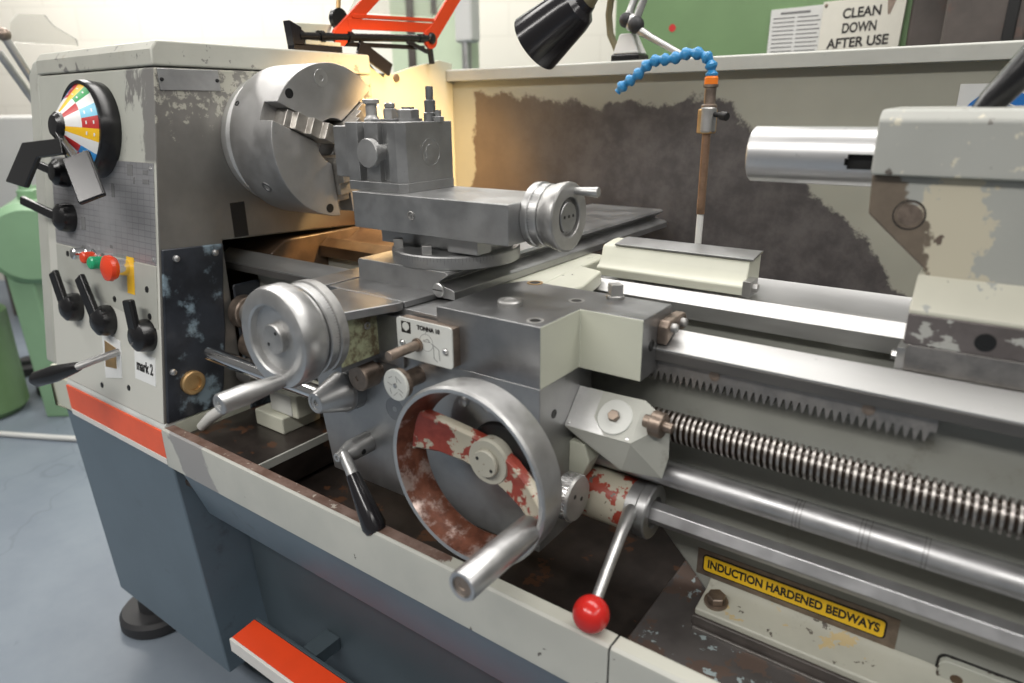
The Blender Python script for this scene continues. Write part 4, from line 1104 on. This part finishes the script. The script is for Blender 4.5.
# ================================================================== coolant pipe
PX, PY = -.4055, 1.10
CPp = thing('coolant_pipe', (PX, PY, 1.07), 'upright brown coolant pipe with tap and blue jointed hose', 'coolant pipe')
build('pipe', MB().tube([(PX, PY, 1.10), (PX - .001, PY, 1.25)], .0068, 18), 'copper', CPp)
build('pipe_sleeve', MB().cyl((PX, PY, 1.006), (PX, PY, 1.102), .0056, seg=18), 'bgwhite', CPp)
m = MB().poly([(PX - .014, PY - .012), (PX + .011, PY - .012), (PX + .011, PY + .012), (PX - .014, PY + .012)], 'z', 1.228, 1.266)
vb = build('tap_body', m, 'brass', CPp, .003)
build('tap_sleeve', MB().cyl((PX + .001, PY - .003, 1.230), (PX + .001, PY - .003, 1.268), .0125, seg=20, ch=.002), 'alloy_worn', vb)
build('tap_handle', MB().cyl((PX + .006, PY - .004, 1.258), (PX + .026, PY - .012, 1.2555), .004, seg=14).cyl((PX + .024, PY - .011, 1.2555), (PX + .036, PY - .016, 1.254), .0065, seg=14, ch=.001), 'socket', vb)
m = MB().lathe([(0, 0), (0, .0125), (.004, .0125), (.006, .009), (.030, .009), (.031, .0115), (.035, .0115), (.035, 0)], (PX, PY, 1.267), (0, 0, 1), 24)
build('adaptor', m, 'steel_brown', CPp)
build('orange_nut', MB().lathe([(0, 0), (0, .0105), (.009, .0108), (.012, .009), (.012, 0)], (PX, PY, 1.302), (0, 0, 1), 18), 'orange_pl', CPp)
hp = [V((-.4055, 1.1, 1.313)), V((-.406, 1.1, 1.325)), V((-.411, 1.1, 1.339)), V((-.425, 1.1, 1.347)), V((-.445, 1.1, 1.350)), V((-.462, 1.1, 1.344)), V((-.480, 1.1, 1.341)), V((-.497, 1.1, 1.342)), V((-.513, 1.1, 1.337)), V((-.526, 1.1, 1.325)), V((-.541, 1.1, 1.314)), V((-.556, 1.1, 1.306)), V((-.568, 1.1, 1.294))]
hose = None
for i, (a, b) in enumerate(zip(hp, hp[1:])):
    L = (b - a).length
    m = MB().lathe([(-.002, 0), (-.002, .0055), (L * .12, .0092), (L * .38, .0100), (L * .55, .0078), (L * .80, .0052), (L, .0060), (L * 1.02, 0)], a, b - a, 20)
    build('hose_link', m, 'blue', CPp)

# ================================================================== work lamp
LP = thing('work_lamp', (-.80, 1.50, 1.367), 'black conical work lamp hanging over the splash guard, pointing at the chuck', 'lamp')
mc = V((-.804, 1.200, 1.389)); nk_ = V((-.702, 1.204, 1.455)); ax = (mc - nk_).normalized(); L = (mc - nk_).length
m = MB().lathe([(-.011, 0), (-.011, .023), (0, .027), (.009, .039), (.027, .044), (L, .058), (L + .001, .0567), (.028, .042), (.012, .035), (.009, 0)], nk_, ax, 48)
sh = build('lamp_shade', m, 'blackpaint', LP)
m = MB().lathe([(-.004, 0), (-.004, .012), (.018, .012), (.030, .024), (.046, .026), (.058, .016), (.062, 0)], nk_ + ax * .012, ax, 28)
bt = NT('lit_bulb'); bt.b.inputs['Emission Color'].default_value = (1, .72, .35, 1); bt.b.inputs['Emission Strength'].default_value = 6
M['bulb'] = bt.out((1, .9, .7), .4)
build('bulb', m, 'bulb', LP)
m = MB().tube([nk_ - ax * .011, nk_ - ax * .035, V((-.665, 1.22, 1.50)), V((-.665, 1.28, 1.56)), V((-.735, 1.42, 1.585)), V((-.795, 1.50, 1.54)), V((-.818, 1.525, 1.47)), V((-.815, 1.53, 1.43)), V((-.796, 1.53, 1.395)), V((-.780, 1.53, 1.367))], [.022, .012, .009, .008, .008, .008, .008, .008, .008, .008], 14)
gm = plain('olive_flex', (.16, .14, .08), .5); M['flex'] = gm
build('flexible_arm', m, 'flex', LP)
build('lamp_base', MB().cyl((-.78, 1.522, 1.3665), (-.78, 1.522, 1.374), .018, seg=24, ch=.001), 'black', LP)

# ================================================================== dial indicator stand on the rail
MS = thing('indicator_stand', (-.748, 1.50, 1.367), 'white and black magnetic indicator stand with silver rods on the guard rail', 'indicator stand')
build('magnet_base', MB().box(-.785, -.716, 1.478, 1.535, 1.367, 1.382), 'black', MS, .004)
m = MB().hexa([(-.782, 1.48, 1.382), (-.718, 1.48, 1.382), (-.718, 1.53, 1.382), (-.782, 1.53, 1.382), (-.770, 1.488, 1.425), (-.738, 1.488, 1.425), (-.738, 1.52, 1.425), (-.770, 1.52, 1.425)])
build('base_body', m, 'bgwhite', MS, .004)
build('ball_joint', MB().sphere((-.755, 1.49, 1.452), .016), 'rubber', MS); build('ball_joint', MB().sphere((-.728, 1.485, 1.440), .018), 'rubber', MS)
build('joint_body', MB().sphere((-.742, 1.497, 1.447), .019), 'alloy', MS)
build('arm_rod', MB().tube([(-.755, 1.495, 1.455), (-.742, 1.505, 1.50), (-.72, 1.52, 1.585)], .0085, 16), 'alloy', MS)
build('arm_rod', MB().tube([(-.732, 1.492, 1.450), (-.716, 1.492, 1.49), (-.692, 1.50, 1.58)], .0085, 16), 'alloy', MS)
build('arm_rod', MB().tube([(-.722, 1.488, 1.430), (-.69, 1.487, 1.412), (-.618, 1.484, 1.3755)], [.010, .0075, .006], 16), 'alloy', MS)

# ================================================================== chuck guard
CG = thing('chuck_guard', (-1.25, 1.2, 1.387), 'raised orange chuck guard frame on a black hinge bar above the chuck', 'chuck guard')
m = MB().poly([(.957, 1.443), (.962, 1.396), (.990, 1.396), (.985, 1.432)], 'x', -1.262, -1.240)
m.box(-1.262, -1.240, .962, 1.09, 1.3865, 1.400)
build('hinge_bracket', m, 'blackpaint', CG, .001)
m = MB().poly([(.966, 1.441), (.990, 1.424), (1.075, 1.424), (1.088, 1.446)], 'x', -1.266, -1.2625)
m.box(-1.262, -1.244, .995, 1.09, 1.4005, 1.409)
build('hinge_plate', m, 'cream', CG, .001)
m = MB().cyl((-1.25, .975, 1.414), (-1.25, 1.385, 1.437), .0085, seg=20)
for y in (.98, 1.035, 1.115): m.cyl((-1.25, y, 1.4145 + (y - .98) * .055), (-1.25, y + .012, 1.4145 + (y - .968) * .055), .0125, seg=18)
m.cyl((-1.25, 1.345, 1.435), (-1.25, 1.372, 1.4365), .0105, seg=18)
build('hinge_bar', m, 'black', CG)
m = MB(); up = V((0, .115, .118)).normalized()
P0 = V((-1.247, 1.385, 1.437)); P1 = P0 + V((0, .115, .118)) * 1.35
bar(m, P0 - up * .012, P1, .036, .006, (1, 0, 0))
m.cyl((-1.251, 1.385, 1.437), (-1.243, 1.385, 1.437), .024, seg=28)
Q0 = V((-1.249, 1.093, 1.428)); Q1 = Q0 + V((0, .105, .082)) * 1.5
bar(m, Q0, Q1, .030, .006, (1, 0, 0))
bar(m, V((-1.248, 1.118, 1.449)), V((-1.248, 1.40, 1.462)), .022, .006, (1, 0, 0))
bar(m, V((-1.2505, 1.13, 1.466)), V((-1.2505, 1.40, 1.480)), .008, .014, (1, 0, 0))
m.cyl((-1.253, 1.093, 1.422), (-1.245, 1.093, 1.422), .020, seg=24)
gf = build('guard_frame', m, 'orange_bright', CG, .001)
build('pivot_bolt', MB().lathe([(0, .014), (.004, .013), (.008, .008), (.009, 0)], (-1.242, 1.385, 1.437), (1, 0, 0), 20), 'black', CG)
build('guard_window', MB().poly([(1.125, 1.474), (1.40, 1.488), (1.50, 1.58), (1.21, 1.575)], 'x', -1.2515, -1.2495), 'glass', CG)
m = MB(); bar(m, (-1.249, 1.145, 1.405), (-1.249, 1.240, 1.358), .030, .008, (1, 0, 0))
bar(m, (-1.256, 1.11, 1.408), (-1.256, 1.37, 1.415), .010, .008, (1, 0, 0)); bar(m, (-1.246, 1.30, 1.425), (-1.246, 1.372, 1.405), .010, .006, (1, 0, 0)); bar(m, (-1.251, 1.385, 1.43), (-1.251, 1.392, 1.378), .014, .008, (1, 0, 0))
build('guard_strut', m, 'blackpaint', CG, .001)
m = MB().lathe([(0, 0), (0, .022), (.012, .022), (.012, 0)], (-1.262, 1.10, 1.458), (1, 0, 0), 28)
build('limit_switch', m, 'black', CG)
build('switch_rod', MB().tube([(-1.262, 1.105, 1.47), (-1.262, 1.125, 1.58)], .005, 10), 'brass', CG)

# ================================================================== milling machine beyond the guard
MM = thing('milling_machine', (-.70, 2.6, 0), 'big green milling machine standing behind the splash guard', 'milling machine')
m = MB().box(-1.215, -.21, 2.30, 2.9, 0.0, 2.1)
build('column', m, 'green', MM, .02)
m = MB().box(-1.19, .6, 2.36, 2.9, 0, 1.7)
build('rear_column', m, 'bgdark', MM, .01)
m = MB().poly([(-.300, 1.30), (-.300, 2.1), (.9, 2.1), (.9, 1.30)], 'y', 2.285, 2.5)
build('dark_knee', m, 'bgdark', MM, .01)
m = MB().poly([(-.20, 1.30), (-.20, 1.53), (-.235, 1.56), (-.235, 1.9), (.02, 1.9), (.02, 1.56), (-.03, 1.53), (-.03, 1.30)], 'y', 2.10, 2.23)
build('table_bracket', m, 'bgdark', MM, .008)
build('clamp_slot', MB().box(-.075, -.05, 2.094, 2.102, 1.40, 1.52), 'socket', MM, .004)
build('table_edge', MB().hexa([(.02, 2.02, 1.40), (.9, 2.02, 1.47), (.9, 2.2, 1.47), (.02, 2.2, 1.40), (.02, 2.02, 1.44), (.9, 2.02, 1.53), (.9, 2.2, 1.53), (.02, 2.2, 1.44)]), 'rail_grey', MM, .004)
build('paint_spot', MB().lathe([(0, .012), (.001, .012), (.001, 0)], (-.995, 2.30, 1.515), (0, -1, 0), 12), 'redtxt', MM)
LS_ = thing('notice_board', (-.61, 2.29, 1.49), 'grey printed notice left of the clean down sign on the green machine', 'notice')
build('notice_sheet', MB().poly([(-.676, 1.395), (-.5265, 1.395), (-.5265, 1.545), (-.675, 1.542)], 'y', 2.290, 2.2985), 'bgwhite', LS_, .001)
m = MB()
for i in range(11):
    z = 1.527 - i * .0115
    for c in range(2 if i else 1):
        x0 = -.666 + c * .07; w = (.062 + .004 * math.sin(i * 3.1 + c)) if i else .085
        m.box(x0 + (.02 if not i else 0), x0 + w + (.02 if not i else 0), 2.2893, 2.2903, z, z + (.006 if not i else .0028))
build('notice_lines', m, 'ink_grey', LS_)
CD = thing('warning_sign', (-.42, 2.28, 1.49), 'white sign reading clean down after use on the green machine', 'sign')
build('sign_plate', MB().poly([(-.526, 1.395), (-.316, 1.395), (-.312, 1.555), (-.525, 1.550)], 'y', 2.2785, 2.2985), 'sign_cream', CD, .001)
for i, (t, w, cx) in enumerate((('CLEAN', .098, -.420), ('DOWN', .088, -.422), ('AFTER USE', .160, -.422))):
    text('sign_lettering', t, .036, 'ink', CD, (cx, 2.278, 1.515 - i * .0385), (1, 0, 0.035), (0, 0, 1), width=w, ext=.0005, bold=.0009)
for x, z in ((-.517, 1.540), (-.322, 1.544), (-.324, 1.405), (-.517, 1.405)): build('sign_screw', MB().lathe([(0, .005), (.002, .004), (.003, 0)], (x, 2.2785, z), (0, -1, 0), 12), 'steel_brown', CD)
build('stain_drip', MB().poly([(-.360, 1.553), (-.334, 1.553), (-.348, 1.505), (-.354, 1.505)], 'y', 2.2778, 2.2790), 'steel_brown', CD)

# green column and conduit against the wall
PC = thing('wall_column', (-2.3, 2.65, 0), 'pale green upright column behind the orange chuck guard', 'column')
build('column_post', MB().box(-2.62, -2.14, 2.62, 2.72, 0, 2.6), 'pale_green', PC, .006)
build('column_seam', MB().box(-2.50, -2.455, 2.612, 2.622, 0, 2.6), 'bgdark', PC)
build('column_seam', MB().box(-2.34, -2.31, 2.612, 2.622, 1.69, 2.6), 'bgdark', PC)
CO = thing('conduit_pipe', (-2.10, 2.58, 0), 'grey conduit pipe with a switch box beside the pale green column', 'conduit')
build('pipe', MB().cyl((-2.105, 2.58, 0), (-2.105, 2.58, 1.56), .022, seg=16), 'alloy', CO)
build('switch_box', MB().box(-2.15, -2.05, 2.55, 2.62, 1.55, 2.2), 'bgwhite', CO, .015)

# ================================================================== machines at the left
GM = thing('green_machine', (-3.3, .95, 0), 'light green machine motor on legs left of the headstock', 'machine')
m = MB().lathe([(0, 0), (0, .14), (.03, .163), (.22, .166), (.22, .176), (.28, .176), (.28, .166), (.98, .166), (1.02, .14), (1.02, 0)], (-4.06, 1.52, .765), (.81, -.42, 0), 48)
build('motor_body', m, 'green_light', GM)
build('motor_cap', MB().lathe([(0, 0), (0, .036), (.04, .036), (.046, .026), (.066, .024), (.066, 0)], (-3.32, 1.14, .925), (0, 0, 1), 20), 'green_light', GM)
build('leg', MB().hexa([(-3.25, .985, 0), (-3.17, 1.045, 0), (-3.22, 1.11, 0), (-3.30, 1.05, 0), (-3.29, .98, .66), (-3.20, 1.045, .66), (-3.25, 1.11, .66), (-3.34, 1.045, .66)]), 'green_light', GM, .008)
build('leg', MB().hexa([(-3.80, 1.38, 0), (-3.72, 1.44, 0), (-3.77, 1.50, 0), (-3.85, 1.44, 0), (-3.76, 1.28, .66), (-3.67, 1.35, .66), (-3.72, 1.41, .66), (-3.81, 1.34, .66)]), 'green', GM, .008)
build('lower_housing', MB().lathe([(0, 0), (0, .15), (.03, .18), (.46, .18), (.52, .12), (.52, 0)], (-3.55, .845, .0), (0, 0, 1), 36), 'green', GM)
for i, (x, y) in enumerate(((-3.55, 1.16), (-3.95, 1.18))):
    o = build('machine_foot', MB().lathe([(0, 0), (0, .09), (.006, .095), (.04, .09), (.05, .05), (.07, .045), (.07, 0)], (x, y, 0), (0, 0, 1), 32), 'rubber', GM)
WM = thing('white_machine', (-4.8, 2.1, 0), 'white machine cabinet with a clear swing guard at the far left', 'machine')
m = MB().hexa([(-5.254, 1.448, .3), (-4.189, 2.016, .3), (-4.544, 2.698, .3), (-5.538, 2.130, .3), (-5.254, 1.448, 1.255), (-4.189, 2.016, 1.255), (-4.544, 2.698, 1.255), (-5.538, 2.130, 1.255)])
build('cabinet_body', m, 'bgwhite', WM, .02)
build('plinth', MB().hexa([(-5.183, 1.534, 0), (-4.260, 2.031, 0), (-4.544, 2.627, 0), (-5.467, 2.102, 0), (-5.183, 1.534, .3), (-4.260, 2.031, .3), (-4.544, 2.627, .3), (-5.467, 2.102, .3)]), 'bgdark', WM, .01)
build('top_box', MB().box(-4.30, -4.16, 1.86, 2.02, 1.255, 1.36), 'bgwhite', WM, .01)
build('guard_arm', MB().tube([(-2.55, .98, 1.33), (-2.55, .915, 1.49)], .012, 12), 'alloy', WM)
build('guard_arm', MB().tube([(-2.62, .985, 1.30), (-2.62, .915, 1.45)], .012, 12), 'alloy', WM)
build('arm_knob', MB().sphere((-2.55, .915, 1.495), .020), 'steel_brown', WM); build('arm_knob', MB().sphere((-2.55, .982, 1.33), .020), 'bgdark', WM)
build('clear_guard', MB().poly([(.93, 1.475), (.94, 1.53), (.965, 1.555), (1.04, 1.56), (1.06, 1.53), (1.12, 1.495), (1.12, 1.475)], 'x', -2.555, -2.549), 'glass', WM)
build('body_opening', MB().hexa([(-4.246, 1.889, 1.03), (-4.161, 1.952, 1.03), (-4.189, 1.988, 1.03), (-4.274, 1.924, 1.03), (-4.246, 1.889, 1.20), (-4.161, 1.952, 1.20), (-4.189, 1.988, 1.20), (-4.274, 1.924, 1.20)]), 'socket', WM)
o = build('floor_cable', MB().tube([(-3.5, .66, .012), (-3.2, .80, .012), (-3.0, .90, .012), (-2.85, .98, .012), (-2.7, 1.10, .012), (-2.6, 1.4, .012)], .011, 10), 'bgwhite', None, 0, (-3.0, .9, 0))
tag(o, 'pale cable lying on the floor at the far left', 'cable')

# ================================================================== room
YAW = -.62627
def rot(p): return V((p[0] * math.cos(-YAW) - p[1] * math.sin(-YAW), p[0] * math.sin(-YAW) + p[1] * math.cos(-YAW), p[2]))
o = build('floor', MB().box(-12, 7, -3.5, 9.5, -.05, 0), 'floor'); tag(o, kind='structure', label='blue grey painted workshop floor')
m = MB().box(-8, 8, 5.3, 5.45, 0, 4.2)
o = build('wall_back', m, 'wall'); o.rotation_euler = (0, 0, -YAW); tag(o, kind='structure', label='cream painted block wall behind the machines')
# ================================================================== lights
def area(name, loc, target, sx, sy, power, col=(1, .97, .93)):
    l = bpy.data.lights.new(name, 'AREA'); l.shape = 'RECTANGLE'; l.size = sx; l.size_y = sy; l.energy = power; l.color = col
    o = bpy.data.objects.new(name, l); COL.objects.link(o); o.location = loc
    o.rotation_euler = (V(target) - V(loc)).to_track_quat('-Z', 'Y').to_euler(); return o
area('ceiling_tube_or_fill', (-.75, 1.25, 3.0), (-.75, 1.25, 0), 3.4, .7, 58)
area('ceiling_tube_or_fill', (-.9, -1.3, 2.9), (-.9, -1.3, 0), 3.6, .5, 95)
area('ceiling_tube_or_fill', (2.2, .2, 3.0), (2.2, .2, 0), .5, 3.0, 40)
area('ceiling_tube_or_fill', (-3.4, 1.2, 3.0), (-3.4, 1.2, 0), .35, 3.4, 46)
area('ceiling_tube_or_fill', (-2.4, 3.6, 3.3), (-2.4, 3.6, 0), 2.6, .5, 55)  # unseen fill, added to brighten the back wall
area('ceiling_tube_or_fill', (-4.9, 2.2, 3.3), (-4.9, 2.2, 0), 2.0, .8, 68)  # second unseen fill, added to even out the wall's left side
sp = bpy.data.lights.new('lamp_light', 'SPOT'); sp.energy = 34; sp.color = (1, .62, .25); sp.spot_size = math.radians(94); sp.spot_blend = .75; sp.shadow_soft_size = .03
so = bpy.data.objects.new('lamp_light', sp); COL.objects.link(so); so.location = nk_ + ax * .105
so.rotation_euler = (ax + V((-.02, .02, -.10))).to_track_quat('-Z', 'Y').to_euler()
W = bpy.data.worlds.new('World'); SC.world = W; W.use_nodes = True
bg = W.node_tree.nodes['Background']; bg.inputs[0].default_value = (1, .985, .955, 1); bg.inputs[1].default_value = .15

# ================================================================== camera
cam = bpy.data.cameras.new('Camera'); co = bpy.data.objects.new('Camera', cam); COL.objects.link(co)
cam.sensor_width = 36; cam.lens = 673.3085 * 36 / 1024; cam.clip_start = .01; cam.clip_end = 60
yaw, pitch, roll = -.626265684, -.333936199, -.0102196816
f = V((math.sin(yaw) * math.cos(pitch), math.cos(yaw) * math.cos(pitch), math.sin(pitch)))
r = f.cross(V((0, 0, 1))).normalized(); u = r.cross(f)
r2 = r * math.cos(roll) + u * math.sin(roll); u2 = u * math.cos(roll) - r * math.sin(roll)
mt = Matrix((r2, u2, -f)).transposed().to_4x4(); mt.translation = V((0, 0, 1.27)); co.matrix_world = mt
cam.dof.use_dof = True; cam.dof.focus_distance = 1.12; cam.dof.aperture_fstop = 3.0
SC.camera = co
SC.view_settings.view_transform = 'Standard'; SC.view_settings.look = 'None'
SC.view_settings.exposure = 0.12; SC.view_settings.gamma = 1; SC.view_settings.use_curve_mapping = False
